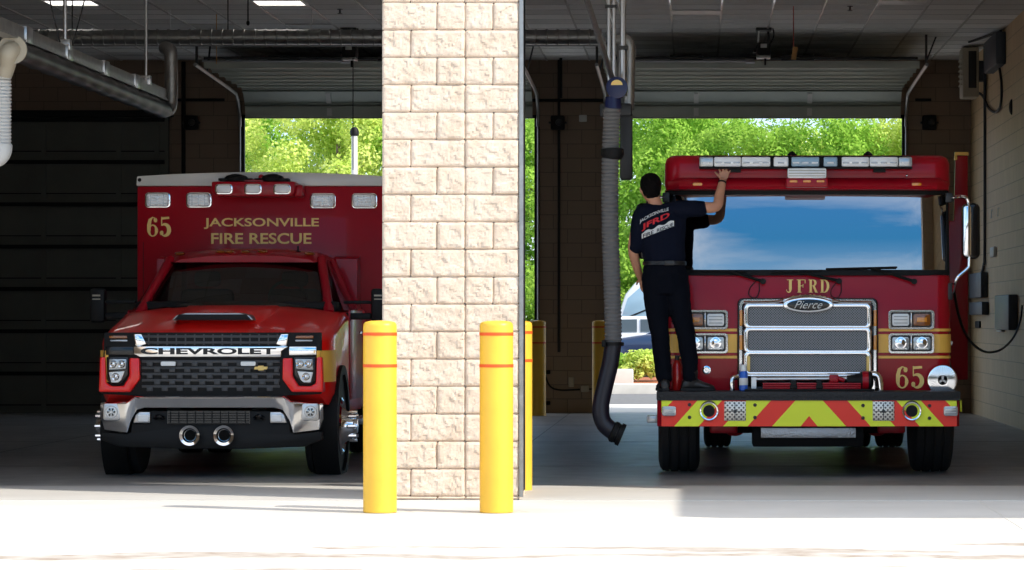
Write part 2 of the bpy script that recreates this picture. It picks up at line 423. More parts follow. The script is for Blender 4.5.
m = MB(); m.box(X(519.4, YF), X(523.3, YF), YF+.0, YF+.02, .02, 4.3); m.box(PX1, PX1+.010, YF+.02, YF+.2, .02, 4.3); struct('trim_3', m, 'galvanized')
m = MB(); m.box(PX1-.004, PX1+.006, YF+.2, YF+.75, .04, 4.3); struct('trim_4', m, 'black_plastic')
# steel jambs round the back doors
for i, (a, b) in enumerate(BAYS):
    m = MB()
    for x in (a, b): m.box(x-.035, x+.035, YB-.05, YB+.02, 0, HEAD+.03)
    m.box(a, b, YB-.05, YB+.02, HEAD-.015, HEAD+.03)
    struct('trim_%d' % (5+i), m, 'black_plastic' if i else 'dark_frame')

# ------------------------------------------------------------------ sectional doors
def open_door(a, b, label):
    """sectional door rolled back under the ceiling, with its tracks and spring shaft"""
    cx = (a+b)/2; t = thing('sectional_door', (cx, YB-2.5, 4.5), label, 'garage door', 'sectional doors rolled up under the ceiling')
    pts = [(YB-.13, 4.22), (YB-.16, 4.40), (YB-.42, 4.62), (YB-.95, 4.655), (YB-1.5, 4.66), (YB-2.05, 4.665), (YB-2.65, 4.67), (YB-3.3, 4.675), (YB-4.0, 4.68)]
    for i in range(len(pts)-1):
        (y0, z0), (y1, z1) = pts[i], pts[i+1]; m = MB(); d = Vector((y1-y0, z1-z0)); L = d.length; d.normalize(); q = Vector((-d.y, d.x))
        if q.y < 0: q = -q
        def P(u, w): v = Vector((y0, z0))+d*u+q*w; return (v.x, v.y)
        m.prism([P(.008, 0), P(L-.008, 0), P(L-.008, .045), P(.008, .045)], 'x', a+.06, b-.06)
        # stiffening rib hanging below each section (seen from below)
        m.prism([P(L*.92, -.05), P(L-.01, -.05), P(L-.01, .0), P(L*.92, .0)], 'x', a+.06, b-.06)
        m.prism([P(L*.05, -.02), P(L*.16, -.02), P(L*.16, .0), P(L*.05, .0)], 'x', a+.06, b-.06)
        pn = build('door_panel', m, 'door_metal', t)
        if i in (0, 1):
            for fx in (.30, .68):
                h = MB(); xx = a+(b-a)*fx; h.prism([P(L*.2, -.03), P(L*.8, -.03), P(L*.8, .0), P(L*.2, .0)], 'x', xx-.035, xx+.035); build('hinge', h, 'white_plastic', pn)
    for x in (a-.02, b+.02):
        m = MB(); m.tube([(x, YB-.1, .05), (x, YB-.1, 3.9), (x, YB-.11, 4.1)], .014, 6); build('vertical_track', m, 'galvanized', t)
        m = MB(); m.tube(smooth_path([(x, YB-.11, 4.1), (x, YB-.16, 4.32), (x, YB-.4, 4.5), (x, YB-.9, 4.56), (x, YB-4.2, 4.66)]), .024, 8)
        build('horizontal_track', m, 'galvanized', t)
        h = MB(); h.box(x-.015, x+.015, YB-4.1, YB-4.05, 4.66, CEIL); h.tube([(x, YB-3.2, 4.62), (x+.15, YB-3.8, CEIL)], .012, 6); build('hanger', h, 'steel_dark', t)
    m = MB(); m.cyl((a+.1, YB-4.25, 4.74), (b-.1, YB-4.25, 4.74), .02, n=10)
    for f in (.22, .56): m.cyl((a+(b-a)*f, YB-4.25, 4.74), (a+(b-a)*(f+.1), YB-4.25, 4.74), .04, n=12)
    build('spring_shaft', m, 'steel_dark', t)
    m = MB(); x = a+(b-a)*.45; m.cyl((a+.1, YB-4.4, 4.69), (x, YB-4.4, 4.69), .014, n=8); m.cyl((x, YB-4.4, 4.69), (x+.12, YB-4.4, 4.69), .03, n=8); build('crossbar', m, 'brushed', t)
open_door(*BAYS[2], 'ribbed grey sectional door rolled open above the red fire engine')
open_door(*BAYS[1], 'ribbed grey sectional door rolled open above the red ambulance')
# third bay: closed door seen from inside
a, b = BAYS[0]
t = thing('sectional_door', ((a+b)/2, YB-.06, 0), 'closed dark sectional door at the left end of the garage', 'garage door')
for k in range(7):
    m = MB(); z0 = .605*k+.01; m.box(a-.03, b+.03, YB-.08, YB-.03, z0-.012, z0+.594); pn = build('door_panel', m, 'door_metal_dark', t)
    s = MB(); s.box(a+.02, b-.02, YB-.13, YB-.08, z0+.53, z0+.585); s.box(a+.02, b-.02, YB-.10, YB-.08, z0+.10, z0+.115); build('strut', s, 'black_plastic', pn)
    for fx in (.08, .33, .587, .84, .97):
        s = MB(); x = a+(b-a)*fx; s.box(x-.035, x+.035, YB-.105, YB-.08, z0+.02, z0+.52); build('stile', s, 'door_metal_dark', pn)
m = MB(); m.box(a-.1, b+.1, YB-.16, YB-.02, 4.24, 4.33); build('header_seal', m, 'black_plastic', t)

# door operators under the ceiling
def operator(px, py, Y, label):
    c = at(px, py, Y); t = thing('door_operator', (c.x, c.y, c.z), label, 'motor', 'door motors under the ceiling')
    m = MB(); m.box(c.x-.09, c.x+.09, Y-.16, Y+.16, c.z-.10, c.z+.06, .02); m.box(c.x-.13, c.x-.09, Y-.05, Y+.05, c.z-.06, c.z-.02, .01); build('motor_housing', m, 'black_plastic', t)
    m = MB(); m.box(c.x-.04, c.x+.04, Y-.165, Y-.16, c.z-.01, c.z+.04); build('nameplate', m, 'galvanized', t)
    for s in (-1, 1): m = MB(); m.tube([(c.x+s*.07, Y, c.z+.05), (c.x+s*.06, Y, CEIL)], .014, 6); build('hanger', m, 'brushed' if s < 0 else 'steel_dark', t)
    m = MB(); m.box(c.x-.1, c.x+.1, Y-.22, Y+.1, CEIL-.03, CEIL); build('ceiling_bracket', m, 'steel_dark', t)
    m = MB(); m.box(c.x-.09, c.x+.09, Y-.12, Y+.12, c.z-.135, c.z-.105, .008); build('cover', m, 'white_plastic', t)
    m = MB(); m.tube(smooth_path([(c.x+.06, Y-.1, c.z), (c.x+.13, Y-.1, c.z+.15), (c.x+.09, Y-.1, c.z+.3), (c.x+.03, Y-.1, CEIL)]), .009, 6); m.tube([(c.x+.02, Y, c.z-.13), (c.x+.02, Y, c.z-.22)], .012, 6); build('cable', m, 'black_plastic', t)
operator(763.5, 48, 41.0, 'black door motor hanging from the ceiling above the fire engine')
operator(350, 50, 41.0, 'black door motor hanging from the ceiling beside the cream pillar')

# ceiling fixtures
def troffer(ix, iy, lit, label):
    x = -.305+.61*ix+.008; y = .61*iy
    t = thing('ceiling_light', (x+.305, y+.305, CEIL), label, 'ceiling light', 'square lights in the tiled ceiling')
    m = MB(); m.frame([(x, y), (x+.61, y), (x+.61, y+.61), (x, y+.61)], [(x+.03, y+.03), (x+.58, y+.03), (x+.58, y+.58), (x+.03, y+.58)], 0, .02); m.map(lambda v: Vector((v.x, v.z, CEIL-.016+v.y*.7))); build('frame', m, 'white_plastic', t)
    m = MB(); m.box(x+.025, x+.585, y+.025, y+.585, CEIL-.006, CEIL+.002); build('diffuser', m, 'light_on' if lit else 'diffuser', t)
# (column, row) in the tile grid
def tile_of(px, py):
    Y = F*(CEIL-EYE)/(CY-py); return int(math.floor((X(px, Y)+.297)/.61)), int(math.floor(Y/.61))
for (px, py, lit, lab) in ((283, .6, 1, 'lit square ceiling light at the top left, beside the pillar'), (70, .6, 1, 'lit square ceiling light at the top left corner above the exhaust rail'),
                           (307, 24, 0, 'unlit square ceiling light in front of the round duct, beside the pillar'), (697, 12, 0, 'unlit square ceiling light left of the black door motor'),
                           (215, 24, 0, 'unlit square ceiling light above the left end of the duct'), (905, 4, 0, 'unlit square ceiling light at the top right')):
    troffer(*tile_of(px, py), lit, lab)
for (px, py, lab) in ((340, 9, 'small dark fire sprinkler in the ceiling beside the pillar'), (850, 6, 'small dark fire sprinkler in the ceiling above the fire engine')):
    Y = F*(CEIL-EYE)/(CY-py); c = at(px, py, Y); m = MB(); m.lathe((c.x, Y, CEIL), (0, 0, -1), [(0, .035), (.008, .035), (.012, .012), (.05, .012), (.052, .03), (.058, .03)], 12)
    tag(build('fire_sprinkler', m, 'steel_dark', origin=(c.x, Y, CEIL)), lab, 'sprinkler')
# round spiral duct crossing the left bay
Y = 37.; zc = Z(37, Y); m = MB()
def duct(x0, x1, y, z, r, step, seam):
    prof = []; x = x0
    while x < x1:
        prof += [(x-x0, r), (x-x0+step-.03, r), (x-x0+step-.025, r+seam), (x-x0+step-.005, r+seam)]; x += step
    return prof
m.lathe((-8.2, Y, zc), (1, 0, 0), duct(-8.2, -1.15, Y, zc, .085, .125, .008), 24)
t = thing('round_duct', (-4.5, Y, zc), 'long round metal duct running under the ceiling of the left bay', 'duct')
build('pipe', m, 'galvanized', t)
for x in (-7.2, -5.4, -3.6): m = MB(); m.tube([(x, Y, zc+.08), (x, Y, CEIL)], .008, 6); build('hanger', m, 'steel_dark', t)
# thin sprinkler main behind it
m = MB(); m.cyl((-8.3, 38.4, Z(44.5, 38.4)), (-1.1, 38.4, Z(44.5, 38.4)), .022, n=10)
for x in (-6.3, -4.6, -2.9): m.tube([(x, 38.4, Z(44.5, 38.4)), (x, 38.4, CEIL)], .006, 5)
tag(build('sprinkler_pipe', m, 'brushed', origin=(-5, 38.4, 4.6)), 'thin straight pipe just below the round duct', 'pipe')
for x0, y0, x1, y1, Yc in ((107, 44, 113, 60, 40), (160, 43, 164, 62, 40)):
    pass
# pull cords and drops
m = MB(); c0 = at(248, -4, 33); c1 = at(248, 22, 36); m.tube([(c1.x, 36, CEIL), (c1.x, 36, Z(23, 36))], .008, 6); m.ell((c1.x, 36, Z(23, 36)), .02, .02, .03); tag(build('drop_cord', m, 'black_plastic', origin=(c1.x, 36, CEIL)), 'black drop cord hanging from the ceiling left of the lit panel', 'cord')
m = MB(); c = at(216.5, 30, 39); m.tube([(c.x, 39, CEIL), (c.x, 39, Z(64, 39))], .006, 6); tag(build('pull_cord', m, 'wood_tag', origin=(c.x, 39, CEIL)), 'thin orange pull cord hanging in front of the open left door', 'cord')
t = thing('pull_cord', at(793, 30, 38), 'pull cord with a pale wooden tag hanging right of the door motor', 'cord')
c = at(793.5, 30, 38); m = MB(); m.tube([(c.x, 38, CEIL), (c.x, 38, Z(48, 38))], .006, 6); build('cord', m, 'extinguisher_red', t)
m = MB(); m.box(-.03, .03, -.006, .006, -.08, .075, .01); m.map(lambda v: Matrix.Rotation(.15, 3, 'Y') @ v+Vector((X(794.5, 38), 38, Z(53, 38)))); build('tag', m, 'wood_tag', t)
# release rope by left operator
m = MB(); m.tube([(X(353, 40.6), 40.6, Z(58, 40.6)), (X(353, 40.6), 40.6, Z(170, 40.6))], .006, 6); tag(build('release_rope', m, 'black_plastic', origin=(X(353, 40.6), 40.6, 3)), 'thin black release rope below the left door motor', 'rope')

# ------------------------------------------------------------------ back wall fittings
def wall_box(name, px0, px1, py0, py1, Y, d, mt, label, cat):
    m = MB(); m.box(X(px0, Y), X(px1, Y), Y-d, Y, Z(py1, Y), Z(py0, Y), .012)
    return tag(build(name, m, mt, origin=(X((px0+px1)/2, Y), Y, Z((py0+py1)/2, Y))), label, cat)
YW = YB-.001
for x0, lab in ((551, 'black wall heater on the brown pier, with a conduit above it'), (185, 'black wall heater left of the open left door'), (922, 'black wall heater right of the open right door')):
    c = at(x0+7, 123, YW); t = thing('wall_heater', c, lab, 'heater', 'black unit heaters on the back wall')
    m = MB(); m.box(c.x-.1, c.x+.1, YW-.16, YW, c.z-.1, c.z+.1, .02); build('housing', m, 'black_plastic', t)
    m = MB(); m.lathe((c.x+.02, YW-.16, c.z), (0, -1, 0), [(0, .05), (.05, .045), (.06, .02)], 14); m.box(c.x-.13, c.x+.13, YW-.1, YW-.06, c.z-.015, c.z+.015); build('knob', m, 'steel_dark', t)
wall_box('wall_plate', 579, 587, 115, 122, YW, .03, 'white_plastic', 'small white square box high on the brown pier', 'box')
wall_box('wall_plate', 568.5, 574, 377, 387, YW, .02, 'cream_box', 'cream power outlet low on the brown pier', 'outlet')
wall_box('junction_box', 581, 589, 385.5, 392, YW, .05, 'cream_box', 'pale square junction box beside the outlet on the brown pier', 'box')
wall_box('photo_eye', 546, 550.5, 370, 374, YW, .04, 'black_plastic', 'upper small black sensor at the left of the brown pier', 'sensor')
wall_box('photo_eye', 546, 550.5, 401, 405, YW, .04, 'black_plastic', 'lower small black sensor at the left of the brown pier', 'sensor')
m = MB(); m.tube(smooth_path([(X(545, YW), YW-.02, Z(374, YW)), (X(550, YW), YW-.02, Z(386, YW)), (X(560, YW), YW-.02, Z(390, YW)), (X(580, YW), YW-.02, Z(389.5, YW))]), .012, 6); m.tube([(X(589, YW), YW-.02, Z(389, YW)), (X(603, YW), YW-.02, Z(389, YW))], .01, 6)
tag(build('conduit', m, 'black_plastic', origin=(X(560, YW), YW, .4)), 'curved low conduit leading to the junction box on the brown pier', 'conduit')
m = MB(); m.tube([(X(559, YW), YW-.025, Z(60, YW)), (X(559, YW), YW-.025, Z(352, YW))], .02, 8); tag(build('conduit', m, 'dark_frame', origin=(X(559, YW), YW, 2)), 'tall vertical conduit on the brown pier between the two bays', 'conduit')
m = MB(); m.tube([(X(170, YW), YW-.04, Z(100, YW)), (X(225, YW), YW-.04, Z(100, YW))], .02, 8); m.tube([(X(527, YW), YW-.04, Z(100.5, YW)), (X(603, YW), YW-.04, Z(100.5, YW))], .022, 8); m.tube([(X(915, YW), YW-.04, Z(100, YW)), (X(931, YW), YW-.04, Z(100, YW))], .02, 8)
tag(build('wall_pipe', m, 'black_plastic', origin=(X(560, YW), YW, 4.4)), 'horizontal black pipe high across the back wall', 'pipe')
m = MB(); m.tube([(X(562, YW), YW-.4, Z(50, YW)), (X(562, YW), YW-.4, Z(100, YW))], .022, 8); tag(build('hanger_rod', m, 'black_plastic', origin=(X(562, YW), YW-.4, 4.8)), 'black vertical hanger rod above the brown pier', 'rod')
m = MB(); m.tube([(X(184, YW), YW-.05, Z(62, YW)), (X(184, YW), YW-.05, Z(260, YW))], .03, 8); tag(build('conduit', m, 'black_plastic', origin=(X(184, YW), YW, 3)), 'dark vertical conduit between the closed door and the open left door', 'conduit')

# ------------------------------------------------------------------ right wall fittings (seen edge on)
def on_right(px, py):                      # distance of a pixel on the right wall
    return XR*F/(px-CX)
def rbox(name, px0, px1, py0, py1, d, mt, label, cat, parent=None):
    Y0 = on_right(px1, 0); Y1 = on_right(px0, 0); Ym = (Y0+Y1)/2
    m = MB(); m.box(XR-d, XR+.0, Y0, Y1, Z(py1, Ym), Z(py0, Ym), .015)
    if parent: return build(name, m, mt, parent)
    return tag(build(name, m, mt, origin=(XR, Ym, Z((py0+py1)/2, Ym))), label, cat)
Yh = XR*F/(987-CX); c = Vector((XR, Yh, Z(72, Yh)))
t = thing('wall_heater', c, 'beige louvred air cleaner high on the tan right wall', 'air cleaner')
w = X(962.5, Yh); w1 = X(979, Yh); m = MB(); m.box(w, w1, Yh-.0, Yh+.5, Z(97, Yh), Z(47, Yh), .02); build('housing', m, 'cream_box', t)
m = MB(); m.box(X(968.5, Yh), X(976.5, Yh), Yh-.012, Yh, Z(88, Yh), Z(51, Yh), .004); build('grille', m, 'dark_frame', t)
m = MB(); m.box(w1-.01, XR, Yh+.1, Yh+.4, Z(80, Yh), Z(60, Yh)); build('bracket', m, 'slate_box', t)
for k in range(6):
    m = MB(); zz = Z(60+k*5, Yh); m.box(w-.02, w+.01, Yh+.05, Yh+.45, zz, zz+.02); build('louvre', m, 'cream_box', t)
rbox('control_box', 994, 1006, 37, 69, .13, 'slate_box', 'blue grey metal control box high on the tan right wall', 'box')
def rtube(pts, r, mt, name, label, cat, d=.03):
    P = [(XR-d, on_right(px, 0), Z(py, on_right(px, 0))) for px, py in pts]; m = MB(); m.tube(smooth_path(P), r, 7); c = P[len(P)//2]
    return tag(build(name, m, mt, origin=c), label, cat)
rtube([(980, 92.5), (985, 96), (991, 108), (998, 112), (1003, 105), (1004, 85), (1002, 69)], .018, 'black_plastic', 'cable', 'black cable looping from the beige air cleaner to the grey box', 'cable')
P = [(px, F*(CEIL-.02-EYE)/(CY-py)) for px, py in ((969, 42), (976, 40), (986, 36.5), (996, 33), (1001, 31))]; P = [(min(X(a, b), XR-.02), b, CEIL-.02) for a, b in P]; m = MB(); m.tube(smooth_path(P), .016, 7)
tag(build('cable', m, 'black_plastic', origin=P[2]), 'dark cable on the ceiling above the beige air cleaner', 'cable')
rtube([(987, 46), (987, 240), (986, 265), (984, 273)], .022, 'slate_box', 'conduit', 'long vertical conduit down the tan right wall', 'conduit')
rbox('switch_box', 976, 988, 273, 298, .1, 'slate_box', 'upper dark switch box at the foot of the long conduit', 'box')
rbox('switch_box', 976, 989, 302, 315, .1, 'slate_box', 'lower dark switch box below the upper one', 'box')
rbox('cable_reel', 1004, 1018, 295, 330, .12, 'slate_box', 'dark grey charging box on the tan right wall', 'box')
rbox('notice', 1000, 1005, 316, 332, .05, 'white_plastic', 'small white card holder beside the charging box', 'holder')
rbox('outlet', 977, 981, 321, 328, .03, 'black_plastic', 'small black outlet under the switch boxes', 'outlet')
m = MB(); P = [(2.3, 30.5, Z(285, 30.5)), (2.42, 31, Z(300, 31)), (2.55, 32, Z(325, 32)), (2.8, 33.2, Z(343, 33.2)), (3.1, 34.4, Z(351.5, 34.4)), (3.4, 35.6, Z(350, 35.6)), (3.65, 36.6, Z(338, 36.6)), (3.85, 37.6, Z(318, 37.6)), (3.93, 38.3, Z(300, 38.3))]
P = [at(px, py, Y) for px, py, Y in ((953, 283, 28.7), (955, 297, 28.8), (960, 320, 29.5), (968, 338, 31), (979, 349, 33), (990, 352.3, 34.5), (1002, 349, 36), (1013, 338, 37.3), (1020, 322, 38.3), (1023.5, 305, 38.4))]
P[-1].x = XR-.03
m.tube(smooth_path(P), .013, 8); tag(build('shore_power_cable', m, 'black_plastic', origin=P[4]), 'black power cable drooping from the fire engine to the tan wall', 'cable')
for px, py, lab in ((999.5, 212, 'near small metal hook on the tan wall above the switch boxes'), (993, 214, 'far small metal hook on the tan wall above the switch boxes')):
    Y = on_right(px, 0); m = MB(); m.tube([(XR, Y, Z(py-4, Y)), (XR-.02, Y, Z(py-4, Y)), (XR-.02, Y, Z(py+4, Y)), (XR-.035, Y, Z(py+4, Y))], .008, 6); tag(build('wall_hook', m, 'white_plastic', origin=(XR, Y, Z(py, Y))), lab, 'hook')
rbox('wall_sensor', 993.5, 997, 247, 257, .05, 'white_plastic', 'pale round-edged sensor on the tan wall', 'sensor')
m = MB(); Y = 38.; m.ell((XR, on_right(1012, 0), Z(107, on_right(1012, 0))), .04, .06, .1); tag(build('wall_hook', m, 'black_plastic', origin=(XR, on_right(1012, 0), 4)), 'black hook high on the tan wall right of the grey box', 'hook')

# ------------------------------------------------------------------ bollards
def bollard():
    t = thing('bollard', (0, 0, 0), None, 'bollard', 'yellow bollards guarding the door openings')
    r = .1165; H = 1.32
    m = MB(); m.lathe((0, 0, 0), (0, 0, 1), [(0, r), (H-.03, r), (H-.012, r*.97), (H, r*.86), (H+.008, r*.5), (H+.01, 0)], 40); build('sleeve', m, 'bollard_yellow', t)
    for z in (1.225, 1.005): m = MB(); m.lathe((0, 0, z), (0, 0, 1), [(0, r), (.0, r+.0025), (.022, r+.0025), (.022, r)], 40); build('reflective_band', m, 'bollard_tape', t)
    return t
b0 = bollard()
for i, (px, Y, lab) in enumerate(((380, 22.22, 'sunlit yellow bollard in front of the left edge of the pillar, beside the ambulance'), (496.4, 22.22, 'sunlit yellow bollard in front of the right half of the pillar'),
                                  (517.3, 25.1, 'yellow bollard mostly hidden behind the right edge of the pillar'), (537.5, 44.6, 'shaded yellow bollard at the back wall, left side of the brown pier'),
                                  (600.5, 44.6, 'shaded yellow bollard at the back wall behind the black hose nozzle'))):
    o = b0 if i == 0 else copy_tree(b0); o.location = (X(px, Y), Y, 0); o['label'] = lab
m = MB()
for px in (380, 496.4): m.lathe((X(px, 22.22), 22.22, -.01), (0, 0, 1), [(0, .24), (.0075, .24), (.0075, .23), (.001, .23)], 40)
tag(build('driveway_core_ring', m, 'curb'), kind='structure')
for px in (380, 496.4): pass

# ------------------------------------------------------------------ exhaust extraction
# left bay: rail with black duct below, seen from below, running back
rx = -5.41; t = thing('exhaust_rail', (rx, 28, 3.6), 'long exhaust extraction rail with black duct hanging in the left bay', 'exhaust rail')
def rz(py, px): s = (px-CX)/rx; return F/s
zr = 3.60; Y0, Y1 = 20.5+3.4, F*(-rx)/(CX-165)
m = MB(); m.box(rx-.06, rx+.02, Y0, Y1, zr-.02, zr+.09, .006); m.box(rx-.075, rx+.035, Y0, Y1, zr-.03, zr-.015); build('rail', m, 'galvanized', t)
for px in (25, 66, 103, 134): Yc = F*rx/(px-CX); m = MB(); m.box(rx-.08, rx+.04, Yc-.12, Yc+.12, zr-.035, zr+.1, .004); build('clamp', m, 'brushed', t)
m = MB(); r0 = .082; Yd0 = 25.42
m.lathe((rx-.01, Yd0, zr-.12), (0, 1, 0), [((Y1-Yd0)*k/80, r0+(.006 if k % 2 else 0)+.006*math.sin(k*.9)) for k in range(81)], 22); build('duct', m, 'duct_black', t)
m = MB(); c = (rx-.01, Y1, zr-.17); m.tube(smooth_path([(rx-.01, Y1-.05, zr-.12), (rx+.03, Y1+.06, zr-.11), (rx+.045, Y1+.1, zr+.0), (rx+.045, Y1+.1, zr+.42), (rx+.03, Y1+.12, zr+.50), (rx-.04, Y1+.2, zr+.53)], 6), .068, 18); build('elbow_pipe', m, 'galvanized', t)
for px, py in ((65, 55), (146, 85)):
    Yc = F*rx/(px-CX); m = MB(); m.tube([(rx, Yc, zr+.08), (rx, Yc, CEIL)], .018 if px == 65 else .014, 8); m.box(rx-.05, rx+.05, Yc-.04, Yc+.04, zr+.05, zr+.14, .005); build('hanger', m, 'brushed', t)
m = MB(); m.lathe((rx-.01, Yd0-.02, zr-.12), (0, 1, 0), [(0, .07), (0, .115), (.03, .115), (.03, .08)], 24); m.tube(smooth_path([(rx-.01, Yd0, zr-.12), (rx-.03, Yd0-.05, zr-.14), (X(6, 25.4), 25.45, zr-.22), (X(4, 25.5), 25.5, zr-.3)]), .07, 16); build('hose_connector', m, 'cream_box', t)
for px, s in ((60, -.55), (72, .6)):
    Yc = F*rx/(px-CX); m = MB(); m.tube([(rx, Yc, zr+.1), (rx+s*.6, Yc, CEIL)], .007, 6); build('brace', m, 'steel_dark', t)
# hose dropping from it at the left edge of the frame
Yh = 25.6; t = thing('exhaust_hose', (X(4, Yh), Yh, 2.9), 'pale corrugated exhaust hose with blue collar at the left edge', 'hose')
def corrug(x, y, z0, z1, r, step=.028, amp=.006, top=None):
    n = int((z0-z1)/step*2); return [((z0-z1)*k/n, r+(amp if k % 2 else -amp)) for k in range(n+1)]
m = MB(); x = X(2, Yh); m.lathe((x, Yh, Z(76, Yh)), (0, 0, -1), corrug(x, Yh, Z(76, Yh), Z(146, Yh), .072)+[], 22); build('hose', m, 'hose_pale', t)
m = MB(); m.tube(smooth_path([(x, Yh, Z(144, Yh)), (x-.01, Yh, Z(152, Yh)), (x-.05, Yh, Z(157, Yh)), (x-.13, Yh, Z(158, Yh))]), [.085]*19, 16); build('hose_end', m, 'hose_pale', t)
m = MB(); m.lathe((x+.01, Yh, Z(66, Yh)), (0, 0, -1), [(0, .07), (.01, .08), (.07, .078), (.085, .065)], 20); build('collar', m, 'blue_plastic', t)
m = MB(); m.tube(smooth_path([(x+.01, Yh, Z(66, Yh)), (x+.015, Yh, Z(60, Yh)), (x+.01, Yh, Z(54, Yh))]), [.07]*6+[.075]*7, 16); build('neck', m, 'cream_box', t)

# right bay: hose hanging between pillar and engine
Yh = 27.2; t = thing('exhaust_hose', (X(612, Yh), Yh, 3.2), 'grey corrugated exhaust hose hanging left of the fire engine', 'hose')
m = MB()
P = [at(*p, Yh) for p in ((613.5, 108), (612.5, 150), (611.5, 200), (611, 250), (612, 300), (612, 345))]; zt_h, zb_h = Z(108, Yh), Z(345, Yh); m.lathe((X(612, Yh), Yh, zt_h), (0, 0, -1), [((zt_h-zb_h)*k/124, .072+(.005 if k % 2 else -.005)) for k in range(125)], 22)
m.map(lambda v: Vector((v.x+.014*math.cos(PI*(v.z-zb_h)/(zt_h-zb_h)*1.6)-.004, v.y, v.z))); build('hose', m, 'hose_grey', t)
m = MB(); m.tube(smooth_path([at(*p, Yh) for p in ((613, 343), (610.5, 362), (605, 385), (601, 404), (601, 415), (604.5, 424), (611, 430), (616, 432.5))], 6), [.072]*30+[.074]*13, 20); build('rubber_boot', m, 'hose_black', t)
m = MB(); a = at(611, 430.5, Yh); d = (at(624, 436, Yh)-a).normalized(); m.lathe(a, d, [(0, .07), (.02, .092), (.05, .092), (.052, .085), (.07, .085), (.072, .098), (.105, .098), (.107, .07)], 22); build('nozzle', m, 'black_plastic', t)
m = MB(); m.lathe(at(612.5, 342, Yh), (0, 0, -1), [(0, .07), (.0, .088), (.03, .088), (.03, .07)], 20); m.box(X(602, Yh), X(606, Yh), Yh-.1, Yh-.05, Z(347, Yh), Z(340, Yh), .01); m.box(X(620, Yh), X(624, Yh), Yh-.03, Yh+.03, Z(346, Yh), Z(342, Yh), .01); build('hose_clamp', m, 'black_plastic', t)
m = MB(); m.lathe(at(612.5, 148, Yh), (0, 0, -1), [(0, .075), (.01, .098), (.06, .098), (.09, .082), (.1, .075)], 20); build('coupling', m, 'black_plastic', t)
m = MB(); c = at(617, 88, Yh); m.lathe((c.x, Yh-.07, c.z), (0, 1, 0), [(0, .06), (.005, .092), (.13, .092), (.135, .06)], 28); build('balancer', m, 'blue_plastic', t)
m = MB(); m.prism([(c.x+.05*math.cos(PI*k/8), c.z+.02+.045*math.sin(PI*k/8)) for k in range(9)], 'y', Yh-.076, Yh-.06); build('label_plate', m, 'gold', t)
m = MB(); m.cyl(at(613, 97, Yh), at(613, 109, Yh), .066, .074); build('collar', m, 'blue_plastic', t)
# rail and struts above
rx2 = -.71; Yb2 = 27.9
t = thing('exhaust_rail', (rx2, Yb2, 4), 'exhaust extraction rail and support rods above the grey hose', 'exhaust rail')
m = MB(); m.tube([at(612, 78, Yb2), at(585, -6, 25.4)], .026, 8); build('rail', m, 'galvanized', t)
for px0, px1, py in ((609.5, 609, 80), (613, 614, 80), (623, 623, 82)):
    m = MB(); m.tube([at(px1, py, 27.9), (at(px1, py, 27.9).x, 27.9, CEIL)], .016 if px0 < 620 else .024, 8); build('hanger', m, 'brushed', t)
m = MB(); m.box(X(605, 27.9), X(617, 27.9), 27.87, 27.93, Z(8, 27.9), Z(5, 27.9)); m.box(X(619, 27.9), X(628, 27.9), 27.86, 27.94, Z(50, 27.9), Z(46, 27.9)); build('bracket', m, 'steel_dark', t)
m = MB(); m.tube([at(604, -8, 27.9), at(613, 24, 27.9)], .012, 6); m.tube([at(612, 60, 28), at(593, 17, 28.2)], .012, 6); build('brace', m, 'galvanized', t)
m = MB(); m.tube(smooth_path([at(616, 41, 28.3), at(625, 40, 28.3), at(629, 46, 28.3), at(629, 60, 28.3), at(628, 110, 28.3)], 6), .055, 16); m.tube([at(622, 44, 28.1), at(622, 96, 28.1)], .045, 14); build('duct', m, 'galvanized', t)
m = MB(); m.box(X(600, 28.2), X(632, 28.2), 28.1, 28.25, Z(117, 28.2), Z(104, 28.2), .02); m.box(X(620, 28.2), X(632.5, 28.2), 28.12, 28.24, Z(180, 28.2), Z(112, 28.2), .02); build('control_housing', m, 'steel_dark', t)

# ------------------------------------------------------------------ outside, behind the building
m = MB(); m.box(-80, 80, 50.8, 58.6, -.3, -.02); struct('road', m, 'asphalt')
m = MB(); m.box(-80, 80, 58.6, 59.2, -.3, .16, .02); m.box(-6, -1.2, 62, 62.4, -.1, .38, .02); struct('curb', m, 'curb')
m = MB(); m.box(-80, 80, 59.2, 69, -.3, .10); struct('mulch_bed', m, 'mulch')
m = MB(); m.box(-120, 120, 69, 200, -.3, -.02); struct('parking_lot', m, 'asphalt')
rng = np.random.default_rng(7)
def leaves(centers, radii, n, size, up=.3):
    """n leaf quads on and inside clumps; returns MB data quickly"""
    w = radii**2; idx = rng.choice(len(centers), n, p=w/w.sum())
    d = rng.normal(size=(n, 3)); d /= np.linalg.norm(d, axis=1)[:, None]
    p = centers[idx]+d*(radii[idx]*rng.uniform(.55, 1.08, n))[:, None]*np.array([1, 1, .8])
    nrm = d+rng.normal(size=(n, 3))*.7+np.array([0, 0, up]); nrm /= np.linalg.norm(nrm, axis=1)[:, None]
    a = np.cross(nrm, rng.normal(size=(n, 3))); a /= np.linalg.norm(a, axis=1)[:, None]; b = np.cross(nrm, a)
    s = (size*rng.uniform(.6, 1.4, n))[:, None]; q = np.stack([p-a*s, p-b*s*.55, p+a*s, p+b*s*.55], 1)
    return q.reshape(-1, 3)
def leafobj(name, Q, mname, parent=None, origin=(0, 0, 0)):
    me = bpy.data.meshes.new(name); n = len(Q)//4
    me.from_pydata(Q.tolist(), [], np.arange(n*4).reshape(-1, 4).tolist()); me.materials.append(MATS[mname])
    o = bpy.data.objects.new(name, me); COL.objects.link(o); o.parent = parent; return o
